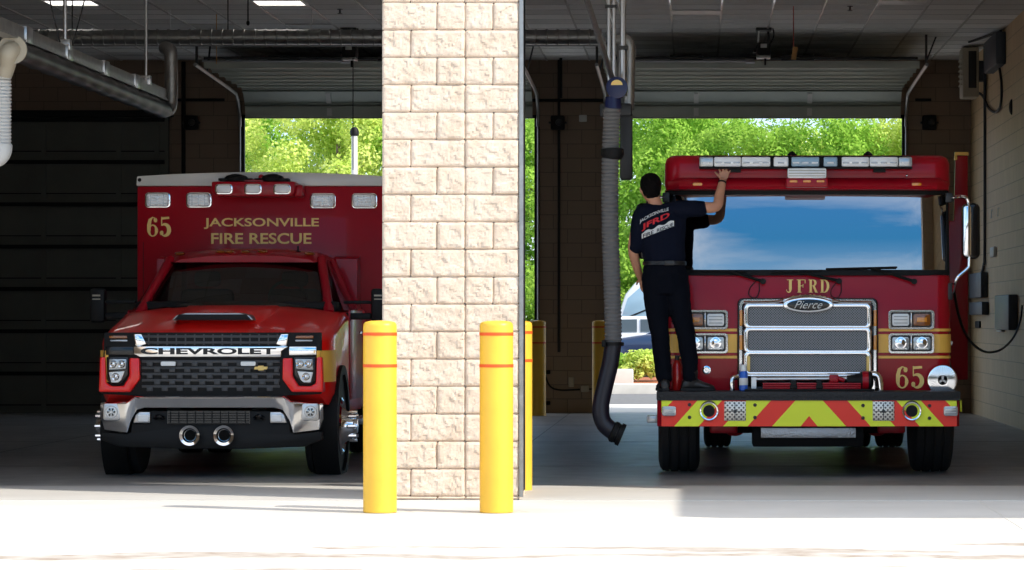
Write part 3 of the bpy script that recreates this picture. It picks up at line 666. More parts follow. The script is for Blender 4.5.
def tree(h, rad, kind, n=15000):
    t = thing('tree', (0, 0, 0), None, 'tree', 'trees beyond the parking lot')
    C = []; R = []
    for k in range(46):
        u = rng.uniform(.12, 1); a = rng.uniform(0, 2*PI); rr = rad*math.sqrt(max(0, 1-((u-.45)/.62)**2))*rng.uniform(.35, 1)
        C.append((rr*math.cos(a), rr*math.sin(a), h*u)); R.append(rng.uniform(.45, .95)*h/8)
    leafobj('crown', leaves(np.array(C), np.array(R), n, .062), ('leaf_a', 'leaf_b', 'leaf_c')[kind], t)
    m = MB(); m.tube(smooth_path([(0, 0, 0), (.08, 0, h*.3), (-.05, .1, h*.6), (.1, 0, h*.8)]), [.18-.0085*i for i in range(19)], 9)
    for k in range(7):
        a = k*.9; z = h*(.25+.08*k); m.tube([(0, 0, z), (rad*.45*math.cos(a), rad*.45*math.sin(a), z+h*.10)], [.06, .02], 6)
    build('trunk', m, 'bark', t); return t
protos = [tree(8., 2.6, 0, 34000), tree(8., 2.3, 1, 30000), tree(8., 2.8, 2, 34000)]
spots = []
used = [False]*3
rows = [(84, [(-12.4, 1, .86), (-9.3, 1, .93), (-6.5, 0, .88), (-3.4, 0, .80), (-.9, 0, .86), (1.4, 2, .82), (3.3, 0, .80), (5.6, 1, .86), (7.8, 0, .9)]),
        (93, [(-13.5, 0, .95), (-10.8, 0, .82), (-8.0, 1, .95), (-5., 2, .93), (-2.2, 2, .88), (.4, 0, .90), (3.0, 1, .82), (5.0, 2, .88), (7.2, 2, .9), (9.5, 0, 1.)])]
for Y, L in rows:
    for i, (x, k, s) in enumerate(L):
        o = protos[k] if not used[k] else copy_tree(protos[k]); used[k] = True
        o.location = (x, Y+rng.uniform(-1, 1), -.02); o.scale = (s, s, s); o.rotation_euler.z = rng.uniform(0, 6)
        o['label'] = 'leafy green tree in the row seen through the open back doors'
# hedge closing the view under the crowns
Cc = np.array([(x+rng.uniform(-.4, .4), 81+rng.uniform(-.8, .8), rng.uniform(.4, 3.0)) for x in np.arange(-16, 12, .5) for _ in range(3)]); Rr = rng.uniform(.4, .8, len(Cc))
o = leafobj('undergrowth', leaves(Cc, Rr, 60000, .06), 'leaf_c'); tag(o, 'dense green undergrowth below the trees', 'undergrowth', kind='stuff')
def bush(x, Y, w, h, mname, label, n=3500):
    t = thing('bush', (x, Y, .1), label, 'bush')
    C = np.array([(rng.uniform(-w/2, w/2)*.7, rng.uniform(-w/3, w/3), h*rng.uniform(.25, .75)) for _ in range(22)]); R = rng.uniform(.16, .26, 22)*h/.8
    leafobj('foliage', leaves(C, R, n, .045, .8), mname, t)
    m = MB()
    for k in range(6): a = k; m.tube([(0, 0, 0), (w*.3*math.cos(a), w*.2*math.sin(a), h*.5)], [.02, .01], 5)
    build('stems', m, 'bark', t)
bush(X(642, 64), 64, 1.1, .68, 'leaf_b', 'rounded yellow green bush behind the kerb, beside the man\'s legs')
bush(X(618, 64.5), 64.5, .9, .58, 'leaf_a', 'low green bush behind the kerb, next to the black hose')
bush(X(662, 65), 65, 1.0, .75, 'leaf_a', 'green bush behind the kerb, hidden behind the man\'s legs')
# unseen leafy row added behind the camera to darken reflections in paint and chrome
Cc = np.array([(x+rng.uniform(-1.5, 1.5), -62+rng.uniform(-3, 3), rng.uniform(.2, 3.2)) for x in np.arange(-60, 60, 1.6) for _ in range(4)]); Rr = rng.uniform(.8, 1.5, len(Cc))
o = leafobj('added_tree_row', leaves(Cc, Rr, 40000, .55), 'leaf_added_row'); tag(o, kind='structure')
# street lamp seen through the left door
Y = 78; x = X(354.5, Y); t = thing('street_lamp', (x, Y, 0), 'white lamp post among the trees behind the left bay', 'street lamp')
m = MB(); m.lathe((x, Y, 0), (0, 0, 1), [(0, .16), (.3, .16), (.32, .09), (Z(136, Y), .075)], 14); build('pole', m, 'white_paint', t)
m = MB(); m.lathe((x, Y, Z(136, Y)), (0, 0, 1), [(0, .08), (.02, .11), (.12, .11), (.2, .07), (.22, .02)], 14); build('lamp_head', m, 'black_plastic', t)
# parked vehicles
def car(x, Y, L, H, W, paint, label, name='car'):
    t = thing(name, (x, Y, 0), label, name)
    def P(u, z): return (x+u*L, z)
    body = [P(-.5, .28), P(-.5, .72), P(-.47, .90), P(-.28, 1.02), P(.30, 1.05), P(.49, 1.0), P(.5, .35), P(.48, .28)]
    m = MB(); m.prism(body, 'y', Y, Y+W, .04); build('body', m, paint, t)
    roof = [P(-.30, .98), P(-.17, H-.04), P(-.1, H), P(.22, H), P(.30, H-.06), P(.42, 1.0)]
    m = MB(); m.prism(roof, 'y', Y+.1, Y+W-.1, .05); build('roof', m, paint, t)
    m = MB(); m.prism([P(-.25, 1.05), P(-.165, H-.08), P(.0, H-.07), P(.0, 1.06)], 'y', Y+.085, Y+.11); build('window', m, 'car_glass', t); m = MB(); m.prism([P(.02, 1.06), P(.02, H-.07), P(.21, H-.07), P(.27, 1.06)], 'y', Y+.085, Y+.11); build('window', m, 'car_glass', t)
    for u in (-.32, .32): m = MB(); m.lathe((x+u*L, Y-.01, .32), (0, 1, 0), [(0, .2), (.01, .32), (.2, .32), (.21, .2)], 20); w = build('wheel', m, 'rubber', t); m = MB(); m.lathe((x+u*L, Y-.03, .32), (0, 1, 0), [(0, .05), (.02, .2), (.03, .2)], 16); build('hubcap', m, 'brushed', w)
car(X(628, 72)+.2, 72, 3.9, 1.42, 1.7, 'car_white', 'white hatchback car parked behind the bush, left of the man')
car(X(668, 70)+.7, 70, 4.2, 1.35, 1.7, 'car_blue', 'dark blue car parked behind the man\'s legs')
Y = 76; t = thing('van', (X(640, Y), Y, 0), 'white van with rounded roof parked behind the cars', 'van')
m = MB(); x0 = X(616, Y); prof = [(x0, .45), (x0+.02, 1.35), (x0+.22, 1.95), (x0+.5, 2.28), (x0+1.0, 2.38), (x0+4.4, 2.38), (x0+4.8, 2.2), (x0+4.9, .45)]
m.prism(prof, 'y', Y, Y+1.9, .08); build('body', m, 'car_white', t)
m = MB(); m.prism([(x0+.12, 1.35), (x0+.28, 1.85), (x0+.62, 2.15), (x0+1.0, 2.18), (x0+1.0, 1.35)], 'y', Y-.01, Y+.01, .004); build('window', m, 'lens_blue', t)
m = MB(); m.tube([(x0+.05, Y-.02, 1.3), (x0+1.5, Y-.02, 1.9)], .02, 6); build('trim_strip', m, 'black_plastic', t)
for u in (.9, 4.): m = MB(); m.lathe((x0+u, Y-.01, .35), (0, 1, 0), [(0, .2), (.01, .35), (.2, .35), (.21, .2)], 20); build('wheel', m, 'rubber', t)
# ------------------------------------------------------------------ serif lettering
def arc(cx, cz, rx, rz, a0, a1, n=14): return [(cx+rx*math.cos(math.radians(a0+(a1-a0)*k/n)), cz+rz*math.sin(math.radians(a0+(a1-a0)*k/n))) for k in range(n+1)]
def thick(n, a, b):                       # thin at ends, thick in the middle
    return [a+(b-a)*math.sin(PI*k/(n-1)) for k in range(n)]
GL = {
 'J': [([(.2, .98), (.85, .98)], [.06]*2), ([(.56, 1), (.56, .22)]+arc(.38, .2, .18, .17, 0, -150, 8), [.26, .26]+[.2-.015*k for k in range(9)]), ([(.14, .17), (.2, .17)], [.16, .16])],
 'F': [([(.02, .98), (.9, .98)], [.06]*2), ([(.27, 1), (.27, 0)], [.24]*2), ([(.05, .03), (.5, .03)], [.06]*2), ([(.3, .52), (.66, .52)], [.07]*2), ([(.66, .38), (.66, .66)], [.06]*2), ([(.88, 1), (.88, .72)], [.07]*2)],
 'R': [([(.02, .98), (.5, .98)], [.06]*2), ([(.25, 1), (.25, 0)], [.22]*2), ([(.04, .03), (.46, .03)], [.06]*2), (arc(.5, .75, .24, .22, 90, -90, 12), [.06]+[.16]*0+[.06+.16*math.sin(PI*k/12) for k in range(1, 12)]+[.06]), ([(.25, .53), (.52, .53)], [.06]*2), ([(.55, .52), (.82, .04)], [.2]*2), ([(.7, .03), (1., .03)], [.06]*2)],
 'D': [([(.02, .98), (.45, .98)], [.06]*2), ([(.24, 1), (.24, 0)], [.22]*2), ([(.02, .03), (.45, .03)], [.06]*2), (arc(.42, .5, .42, .475, 90, -90, 16), [.06+.18*math.sin(PI*k/16) for k in range(17)])],
 '6': [(arc(.5, .30, .33, .28, 0, 180, 12), [.22-.14*math.sin(PI*k/12) for k in range(13)]), (arc(.5, .30, .33, .28, 180, 360, 12), [.22-.14*math.sin(PI*k/12) for k in range(13)]), ([(.17, .3), (.18, .6), (.28, .85), (.5, .97), (.7, .93)], [.22, .24, .2, .08, .06]), (arc(.74, .83, .07, .07, 0, 360, 10), [.13]*11)],
 '5': [([(.2, 1), (.2, .55)], [.06]*2), ([(.2, .92), (.85, .95)], [.16, .14]), (arc(.44, .33, .4, .29, 130, -120, 16), [.06]+[.06+.2*math.sin(PI*k/16) for k in range(1, 16)]+[.06]), (arc(.2, .18, .07, .07, 0, 360, 10), [.13]*11)],
}
def serif(m, word, x0, x1, z0, z1, y, th=.006, gap=.12, mi=0, fat=1.):
    n = len(word); w = (x1-x0)/(n+gap*(n-1)); h = z1-z0
    for i, ch in enumerate(word):
        ox = x0+i*w*(1+gap)
        for k, (pts, ws) in enumerate(GL[ch]):
            m.ribbon([(ox+p[0]*w, z0+p[1]*h) for p in pts], [q*w*fat for q in ws], y, th+.0004*k, mi)

# ------------------------------------------------------------------ the fire engine
YC, YN = 27.40, 26.90                # cab face, bumper face
ex = X(807.8, YC)
def ePt(px, py, Y=YC): return X(px, Y), Z(py, Y)
eng = thing('fire_engine', (ex, 30, 0), 'dark red fire engine numbered 65 with gold JFRD lettering and a striped bumper', 'fire engine')
hw = 143.4/ (F/YC)
def plan(hw, y0, y1, r, n=6): return rrect(ex-hw, ex+hw, y0, y1, r, n)
zb = Z(275, YC)
m = MB(); m.prism(plan(hw, YC, 30.3, .12), 'z', .50, zb, .012); build('cab_body', m, 'truck_red', eng)
m = MB(); m.box(ex-hw+.01, ex+hw-.01, 30.0, 30.3, zb, 2.6); 
for s in (-1, 1):
    xs = ex+s*(hw-.03)
    m.box(xs-.03, xs+.03, 27.62, 27.8, zb, 2.46, .01); m.box(xs-.03, xs+.03, 28.7, 30.2, zb, 2.46, .01)
build('cab_pillars', m, 'truck_red', eng)
for s in (-1, 1):
    m = MB(); xs = ex+s*(hw-.02); m.box(xs-.004, xs+.004, 27.8, 28.7, zb+.01, 2.45); build('door_window', m, 'side_glass', eng)
zr0 = Z(190, YC); zr1 = Z(155, YC)
m = MB()
def roofring(hh, y0, y1, z, r): return [(p[0], p[1], z) for p in rrect(ex-hh, ex+hh, y0, y1, r, 6)]
m.loft([roofring(hw-.01, YC+.04, 30.3, zr0, .14), roofring(hw, YC+.01, 30.3, zr0+.05, .14), roofring(hw-.004, YC+.02, 30.3, zr1-.07, .14), roofring(hw-.02, YC+.035, 30.29, zr1-.025, .13), roofring(hw-.06, YC+.07, 30.25, zr1, .1)])
roof = build('cab_roof', m, 'truck_red', eng)
# brow over the windshield
m = MB(); hb = (948-667)/2/(F/YC)
prof = [(YC+.05, Z(177, YC)), (YC-.02, Z(178.5, YC)), (YC-.075, Z(183.5, YC)), (YC-.085, Z(187, YC)), (YC-.07, Z(189.6, YC)), (YC+.1, Z(190, YC))]
rings = []
for k in range(25):
    u = -1+2*k/24; q = max(0, abs(u)-.9)/.1
    rings.append([(ex+u*(hb), y+(.12*q*q), z) for y, z in prof])
m.loft(rings, sm=True); build('brow', m, 'truck_red', eng)
for px in (697.5, 916.5):
    m = MB(); x, z = ePt(px, 184.3, YC-.08); m.prism(rrect(x-.042, x+.042, z-.013, z+.013, .012), 'y', YC-.098, YC-.06, .004); build('clearance_light', m, 'amber', eng)
m = MB(); x0, z0 = ePt(786, 187.5, YC-.2); x1, z1 = ePt(828, 178, YC-.2); m.box(x0, x1, YC-.20, YC-.05, z0, z1, .012); lb = build('light_pod', m, 'truck_red', eng)
for px in (793.5, 807, 820.5):
    x, z = ePt(px, 181.3, YC-.2); m = MB(); m.prism(rrect(x-.034, x+.034, z-.01, z+.01, .008), 'y', YC-.212, YC-.19, .003); build('clearance_light', m, 'amber', lb)
m = MB(); x0, z0 = ePt(787.5, 178.5, YC-.2); x1, z1 = ePt(826.5, 168, YC-.2); m.box(x0, x1, YC-.2, YC-.02, z0, z1, .014); sl = build('scene_light', m, 'lens_white', eng)
m = MB()
for f in (.25, .5, .75): m.box(x0+.01, x1-.01, YC-.204, YC-.19, z0+(z1-z0)*f-.003, z0+(z1-z0)*f+.003)
build('lens_rib', m, 'cream_box', sl)
# light bar
yl = YC-.10
m = MB(); x0, z0 = ePt(699, 167.3, yl); x1, z1 = ePt(912.3, 156.2, yl); m.box(x0, x1, yl+.02, yl+.16, z0-.01, z1+.005, .02); m.box(x0, x1, yl-.02, yl+.1, z0-.012, z0+.002, .004)
for px in (735, 880): xx = X(px, yl); m.box(xx-.05, xx+.05, yl+.04, yl+.2, z0-.04, z0)
lbar = build('light_bar', m, 'black_plastic', eng)
for a, b, mt in ((699.2, 713.5, 'lens_grey'), (713.9, 741.1, 'lens_white'), (741.5, 770.5, 'lens_white'), (773.5, 788.6, 'lens_white'), (791.2, 819.4, 'lens_blue'), (823.2, 837.6, 'lens_blue'), (841.4, 869, 'lens_white'), (869.4, 898, 'lens_white'), (898.4, 912.2, 'lens_grey')):
    m = MB(); m.box(X(a, yl), X(b, yl), yl-.03, yl+.04, z0+.004, z1-.006, .014); l = build('lens', m, mt, lbar)
    m = MB(); n_ = max(1, int((b-a)/9))
    for k in range(n_): xx = X(a+(b-a)*(k+.5)/n_, yl); m.box(xx-.028, xx+.028, yl-.033, yl-.02, z0+.03, z0+.045, .004)
    build('reflector_strip', m, 'lens_grey' if mt == 'lens_white' else 'lens_white', l)
for px in (762, 911):
    m = MB(); x, z = ePt(px-4 if px > 900 else px+43, 175.5, YC); m.ell((x, YC+.01, z), .012, .012, .012, 10, 8); build('bolt', m, 'chrome', roof)
for px in (792, 868):
    x, z = ePt(px, 154, YC+.3); m = MB(); m.lathe((x, YC+.3, zr1-.01), (0, 0, 1), [(0, .04), (.03, .04), (.05, .02), (.06, .0)], 12); build('antenna_base', m, 'black_plastic', roof)
# windshield: curved, raked; black surround
zt = Z(191.5, YC)
def wy(u, t): return YC+.0+.03*u*u+.05*abs(u)**12+(t*.045+t*t*.035)
NX, NZ = 60, 14; m = MB(); V = []
for j in range(NZ+1):
    for i in range(NX+1):
        u = -1+2*i/NX; t = j/NZ; V.append((ex+u*(hw-.035), wy(u, t), zb+.035+(zt-zb-.04)*t))
m.add(V, [(j*(NX+1)+i, j*(NX+1)+i+1, (j+1)*(NX+1)+i+1, (j+1)*(NX+1)+i) for j in range(NZ) for i in range(NX)], 0, True)
ws = build('windshield', m, 'windshield_glass', eng, fix=False)
m = MB(); rings = []
for k in range(41):
    u = -1+2*k/40; x = ex+u*(hw-.02); y = wy(u, 0); rings.append([(x, y-.03, zb-.005), (x, y-.015, zb+.045), (x, y+.03, zb+.045), (x, y+.04, zb-.005)])
m.loft(rings)
for s in (-1, 1): m.tube([(ex+s*(hw-.03), wy(1, 0), zb), (ex+s*(hw-.03), wy(1, 1)+.03, zt+.02)], .022, 8)
build('windshield_seal', m, 'black_plastic', eng)
m = MB(); rings = []
for k in range(41):
    u = -1+2*k/40; x = ex+u*(hw-.03); y = wy(u, 1); rings.append([(x, y-.02, zt-.02), (x, y-.02, zt+.03), (x, y+.05, zt+.03), (x, y+.04, zt-.02)])
m.loft(rings); build('windshield_header', m, 'black_plastic', eng)
# cab interior
m = MB(); m.box(ex-hw+.05, ex+hw-.05, YC+.18, YC+.5, zb-.02, zb+.06, .03); build('dashboard', m, 'black_plastic', eng)
for s in (-1, 1): m = MB(); m.box(ex+s*.7-.25, ex+s*.7+.25, 28.9, 29.05, zb-.2, zb+.5, .06); m.box(ex+s*.7-.13, ex+s*.7+.13, 28.9, 29.0, zb+.5, zb+.66, .05); build('seat', m, 'seat_grey', eng)
m = MB(); c = Vector((ex+.7, 28.3, zb+.14)); m.tube([c+Vector((.2*math.cos(2*PI*k/24), -.08*math.sin(2*PI*k/24), .19*math.sin(2*PI*k/24))) for k in range(25)], .016, 8); m.cyl(c, c+Vector((0, -.2, -.15)), .03); build('steering_wheel', m, 'black_plastic', eng)
# wipers
for (a, b, p, q) in (((690, 270.5), (746, 271.5), (729, 271.2), (763, 281.5)), ((771, 273), (821.5, 270.5), (798, 272), (839, 281)), ((826, 269), (897, 267.3), (872, 268), (914, 281.5))):
    def wp(c, dy): 
        x = X(c[0], YC); u = (x-ex)/hw; return (x, YC-.03+dy, Z(c[1], YC))
    m = MB(); m.tube([wp(a, 0), wp(b, 0)], .009, 6); bl = build('wiper_blade', m, 'black_plastic', eng)
    m = MB(); m.tube([wp(q, 0), wp(p, -.015)], [.016, .009], 6); m.cyl(Vector(wp(q, -.015)), Vector(wp(q, .06)), .024); build('wiper_arm', m, 'black_plastic', eng)
for px in (754, 836): m = MB(); m.tube(smooth_path([(X(px+dx, YC), YC-.012, Z(py, YC)) for dx, py in ((2, 281), (-4, 288), (-5, 295), (1, 298), (5, 292), (5, 283))]), .004, 5); build('washer_hose', m, 'black_plastic', eng)
# JFRD, number, gold stripes
yt = YC-.004
m = MB(); serif(m, 'JFRD', X(785, YC), X(829.5, YC), Z(292.6, YC), Z(279.6, YC), yt, gap=.22, fat=1.12); build('lettering', m, 'gold', eng)
m = MB(); serif(m, '65', X(895.5, YC), X(924, YC), Z(388.3, YC), Z(366, YC), yt, gap=.12, fat=1.25); build('number', m, 'gold', eng)
xl, xr = X(667.5, YC), X(949, YC)
for a, b in ((328.6, 331.4), (334.2, 352.6), (355.8, 358.4)):
    for s, xa, xb in ((-1, ex-hw+.10, X(737, YC)), (1, X(878.5, YC), ex+hw-.10)):
        m = MB(); m.box(xa, xb, YC-.006, YC+.01, Z(b, YC), Z(a, YC))      # the stripe bends round the corner of the cab and runs along its side
        pts = [(ex+s*(hw-.12+(.126)*math.sin(t)), YC+.12-(.126)*math.cos(t)) for t in [PI/2*k/8 for k in range(9)]]+[(ex+s*(hw+.006), 29.9)]
        n_ = len(pts); V = [(x, y, z) for z in (Z(b, YC), Z(a, YC)) for x, y in pts]; m.add(V, [(i, i+1, n_+i+1, n_+i) for i in range(n_-1)])
        build('stripe', m, 'gold_stripe', eng)
# grille
yg = YC-.10
def G(px, py): return X(px, yg), Z(py, yg)
def gr(a, b, c, d, r): return rrect(X(a, yg), X(b, yg), Z(d, yg), Z(c, yg), r)
m = MB(); m.prism(gr(737.5, 878.5, 298, 392, .05), 'y', YC-.03, YC+.02, .01); gb = build('grille_surround', m, 'black_gloss', eng)
m = MB(); m.frame(gr(739.5, 876.5, 299.5, 391, .05), gr(742, 874, 302, 388.5, .04), YC-.06, YC-.02); build('grille_trim', m, 'chrome', eng)
m = MB(); m.prism(gr(743, 871.5, 302, 380, .03), 'y', YC-.06, YC-.01); g0 = build('grille', m, 'black_plastic', eng)
m = MB()
for (a, b) in ((307.5, 325.2), (331.3, 349.8), (355, 371.5)):
    m.frame(gr(743.5, 871.3, a-4.2, b+3.2, .04), gr(748.3, 866.5, a, b, .02), yg-.035, yg+.05)
o_ = build('grille_frame', m, 'chrome', g0)
bv = o_.modifiers.new('bevel', 'BEVEL'); bv.width = .013; bv.segments = 4; o_.data.polygons.foreach_set('use_smooth', [True]*len(o_.data.polygons)); bv.limit_method = 'ANGLE'
m = MB()
for (a, b) in ((307.5, 325.2), (331.3, 349.8), (355, 371.5)): m.box(X(748, yg), X(867, yg), yg+.0, yg+.012, Z(b, yg), Z(a, yg))
build('grille_mesh', m, 'grille_mesh', g0)
m = MB(); m.tube([(X(746, yg), yg-.02, Z(375.5, yg)), (X(869, yg), yg-.02, Z(375.5, yg))], .016, 10); m.tube([(X(746, yg), yg-.02, Z(328.3, yg)), (X(869, yg), yg-.02, Z(328.3, yg))], .014, 10); m.tube([(X(746, yg), yg-.02, Z(352.5, yg)), (X(869, yg), yg-.02, Z(352.5, yg))], .014, 10); build('grille_bar', m, 'chrome', g0)
for s in (-1, 1):
    for (a, b, dx) in ((310, 326, 67), (335, 350, 67), (356, 371, 59.5)):
        px = 808+s*dx; m = MB(); m.box(X(px-1.5, YC-.06), X(px+1.5, YC-.06), YC-(.16 if dx < 60 else .09), YC-.03, Z(b, YC-.06), Z(a, YC-.06), .006); build('marker_strip', m, 'amber' if dx > 60 else 'gold', g0)
# badge
c = Vector((X(808, yg), yg-.05, Z(305, yg))); a_, b_ = .205, .066
def ov(a, b, n=40): return [(c.x+a*math.cos(2*PI*k/n)*(1+.06*math.cos(2*PI*k/n)**2), c.z+b*math.sin(2*PI*k/n)) for k in range(n)]
m = MB(); m.prism(ov(a_, b_), 'y', yg-.075, yg-.0, .01); bd = build('badge', m, 'chrome', g0)
m = MB(); m.prism(ov(a_*.84, b_*.74), 'y', yg-.080, yg-.07, .002); build('badge_plate', m, 'black_gloss', bd)
m = MB(); m.text('Pierce', c.x-.12, c.x+.12, c.z-.03, c.z+.036, yg-.081, .004, shear=.5, off=-.005); build('badge_script', m, 'white_paint', bd)
m = MB(); m.tube(smooth_path([(X(px, yg), yg-.02, Z(py, yg)) for px, py in ((744, 302.5), (775, 302), (786, 299), (797, 296.6), (808, 296), (819, 296.6), (830, 299), (841, 302), (871, 302.5))]), .012, 8); build('grille_arch', m, 'chrome', g0)
# head lamps
def lampbox(cx, y0, y1, kinds):
    yy = YC-.03; m = MB(); s = 1 if cx > 808 else -1
    m.frame(rrect(X(cx-23, yy), X(cx+23, yy), Z(y1, yy), Z(y0, yy), .03), rrect(X(cx-20.6, yy), X(cx+20.6, yy), Z(y1-2.2, yy), Z(y0+2.2, yy), .018), YC-.045, YC+.01)
    m.box(X(cx-.8, yy), X(cx+.8, yy), YC-.04, YC, Z(y1-2, yy), Z(y0+2, yy), .004)
    hb_ = build('headlamp_bezel', m, 'chrome', eng); bv = hb_.modifiers.new('bevel', 'BEVEL'); bv.width = .009; bv.segments = 3; hb_.data.polygons.foreach_set('use_smooth', [True]*len(hb_.data.polygons)); bv.limit_method = 'ANGLE'
    m = MB(); m.box(X(cx-20.6, yy), X(cx+20.6, yy), YC-.01, YC+.0, Z(y1-2, yy), Z(y0+2, yy)); build('lamp_housing', m, 'black_gloss', hb_)
    for k, kind in enumerate(kinds):            # inner one first
        px = cx-s*10.6 if k == 0 else cx+s*10.6; px += 0
        m = MB(); m.prism(rrect(X(px-8.6, yy), X(px+8.6, yy), Z(y1-3.6, yy), Z(y0+3.6, yy), .02), 'y', YC-.032, YC-.005, .007)
        l = build('lens', m, {'w': 'lens_white', 'a': 'amber_dark', 'h': 'lens_grey'}[kind], hb_)
        m = MB(); zc_ = Z((y0+y1)/2, yy)
        if kind == 'h': m.lathe((X(px, yy), YC-.028, zc_+.005), (0, -1, 0), [(0, .055), (.006, .05), (.007, .03), (.012, .02), (.014, .0)], 18); m.box(X(px-6, yy), X(px+6, yy), YC-.037, YC-.03, zc_-.05, zc_-.038); build('reflector', m, 'chrome', l)
        elif kind == 'a': m.box(X(px-5, yy), X(px+5, yy), YC-.036, YC-.03, zc_-.02, zc_+.02, .01); build('reflector', m, 'amber', l)
        else:
            for q in (-.028, 0, .028): m.box(X(px-6.8, yy), X(px+6.8, yy), YC-.037, YC-.03, zc_+q-.003, zc_+q+.003)
            build('lens_rib', m, 'lens_grey', l)
for cx in (911.3, 705): lampbox(cx, 310, 329.5, 'wa'); lampbox(cx, 333.3, 353.5, 'hh')
# round siren speaker
c = Vector((X(942.3, YC-.05), YC-.02, Z(380, YC-.05))); m = MB(); m.lathe(c, (0, -1, 0), [(0, .10), (.03, .125), (.055, .13), (.065, .125), (.066, .118)], 40); sp = build('siren_speaker', m, 'chrome', eng)
m = MB(); m.lathe(c+Vector((0, -.05, 0)), (0, -1, 0), [(0, .12), (.012, .12), (.012, .108), (.004, .106), (.004, .096), (.013, .094), (.013, .082), (.005, .08), (.005, .068), (.014, .066), (.014, .055), (.004, .053), (.004, .045), (.016, .043), (.016, .0)], 40); build('siren_rings', m, 'siren_metal', sp)
m = MB()
for k in range(3): a = PI/2+k*2*PI/3; m.ribbon([(c.x, c.z), (c.x+.034*math.cos(a), c.z+.034*math.sin(a))], [.014, .022], c.y-.066, .006)
for k in range(40): a = 2*PI*k/40; m.ribbon([(c.x+.05*math.cos(a), c.z+.05*math.sin(a)), (c.x+.116*math.cos(a), c.z+.116*math.sin(a))], [.003, .006], c.y-.062, .004)
build('siren_spokes', m, 'white_paint', sp)
c = Vector((X(706.5, YC), YC, Z(370, YC))); m = MB(); m.lathe(c, (0, -1, 0), [(0, .038), (.014, .036), (.016, .024), (.01, .022), (.01, .008), (.018, .006), (.018, 0)], 22); build('round_emblem', m, 'chrome', eng)
# bumper
def Bx(px): return X(px, YN)
def Bz(py): return Z(py, YN)
zt_, zb_ = Bz(400), Bz(426.6)
m = MB(); m.prism([(Bx(657)+.0, YC+.02), (Bx(657), YN+.06), (Bx(657)+.05, YN), (Bx(960)-.05, YN), (Bx(960), YN+.06), (Bx(960), YC+.02)], 'z', zb_, zt_, .006); bump = build('bumper', m, 'truck_red', eng)
m = MB()
tops = [795.5, 771, 746.5, 722, 697.5, 673, 661.5]; bots = [772, 747.6, 723.1, 698.6, 674.1, 661.5, 661.5]
def quad(pts, mi):
    V = [(Bx(px), y, Bz(py)) for y in (YN-.003, YN+.004) for px, py in pts]; n_ = len(pts)
    m.add(V, [tuple(range(n_)), tuple(range(2*n_-1, n_-1, -1))]+[(i, (i+1) % n_, n_+(i+1) % n_, n_+i) for i in range(n_)], mi)
T, B_ = 400.4, 426.3
for s in (1, -1):
    f = (lambda p: p) if s == 1 else (lambda p: 1618.2-p)
    for k in range(len(tops)-1):
        q = [(f(tops[k+1]), T), (f(tops[k]), T), (f(bots[k]), B_), (f(bots[k+1]), B_)]
        if k == 4: q = [(f(673), T), (f(697.5), T), (f(674.1), B_), (f(661.5), B_), (f(661.5), 412.5)]
        if k == 5: q = [(f(661.5), T), (f(673), T), (f(661.5), 412.5)]
        quad(q, k % 2 if k < 6 else 1)
quad([(795.5, T), (809.1, T), (809.1, 416), (800.6, B_), (772, B_)], 1); quad([(822.7, T), (846.2, B_), (817.6, B_), (809.1, 416), (809.1, T)], 1); quad([(809.1, 416), (817.6, B_), (800.6, B_)], 0)
build('chevron_panel', m, ['reflect_red', 'reflect_lime'], bump)
m = MB(); m.box(Bx(656.5), Bx(960.5), YN-.012, YC+.02, zt_, Bz(391.5)-.0, .008); m.box(Bx(657), Bx(960), YN-.015, YN+.01, zt_-.004, zt_+.014)
dk = build('bumper_deck', m, 'dark_plate', eng)
DZ = Bz(391.5)
for px in (709, 911.8):                            # recessed air horns
    c = Vector((Bx(px), YN, Bz(411))); m = MB(); m.lathe(c, (0, -1, 0), [(0, .088), (.02, .085), (.03, .076), (.028, .066), (.01, .062), (-.05, .05), (-.051, 0)], 32); hn = build('air_horn', m, 'chrome', bump)
    m = MB(); m.lathe(c+Vector((0, -.004, 0)), (0, -1, 0), [(0, .05), (.003, .048), (.003, 0)], 24); build('horn_throat', m, 'black_plastic', hn)
for px in (735, 883.5):
    x, z = Bx(px), Bz(411.3); m = MB(); m.box(x-.092, x+.092, YN-.012, YN+.01, z-.08, z+.085, .008); pl = build('speaker_panel', m, 'speaker_mesh', bump)
    m = MB(); m.lathe((x, YN-.012, z), (0, -1, 0), [(0, .016), (.006, .014), (.006, 0)], 10); m.box(x-.003, x+.003, YN-.014, YN-.01, z-.07, z+.07); m.box(x-.08, x+.08, YN-.014, YN-.01, z-.003, z+.003); build('bolt', m, 'steel_dark', pl)
for px, py in ((689.5, 404.7), (689.5, 417.3), (755, 405), (755, 417.5), (863, 405.5), (863, 418), (929.5, 405.7), (929.5, 418.2)):
    m = MB(); m.lathe((Bx(px), YN-.002, Bz(py)), (0, -1, 0), [(0, .016), (.008, .013), (.010, 0)], 10); build('bolt', m, 'steel_dark', bump)
for s, px in ((-1, 669), (1, 950.5)):
    x, z = Bx(px), Bz(411); m = MB(); m.prism(rrect(x-.06, x+.06, z-.042, z+.042, .02), 'y', YN-.035, YN+.01, .01); l = build('corner_light', m, 'lens_grey', bump)
    m = MB(); m.box(x-.045, x+.045, YN-.04, YN-.03, z+.008, z+.014); m.box(x-.045, x+.045, YN-.04, YN-.03, z-.014, z-.008); build('lens_rib', m, 'white_plastic', l)
m = MB(); x = Bx(653.5); m.box(x-.06, x+.05, YN+.15, YN+.3, Bz(423.5), Bz(416), .012); build('side_lamp', m, 'lens_grey', bump)
m = MB(); x = Bx(961); m.box(x-.0, x+.012, YN+.07, YN+.35, Bz(412), Bz(400.5), .003); build('side_stripe', m, 'reflect_lime', bump)
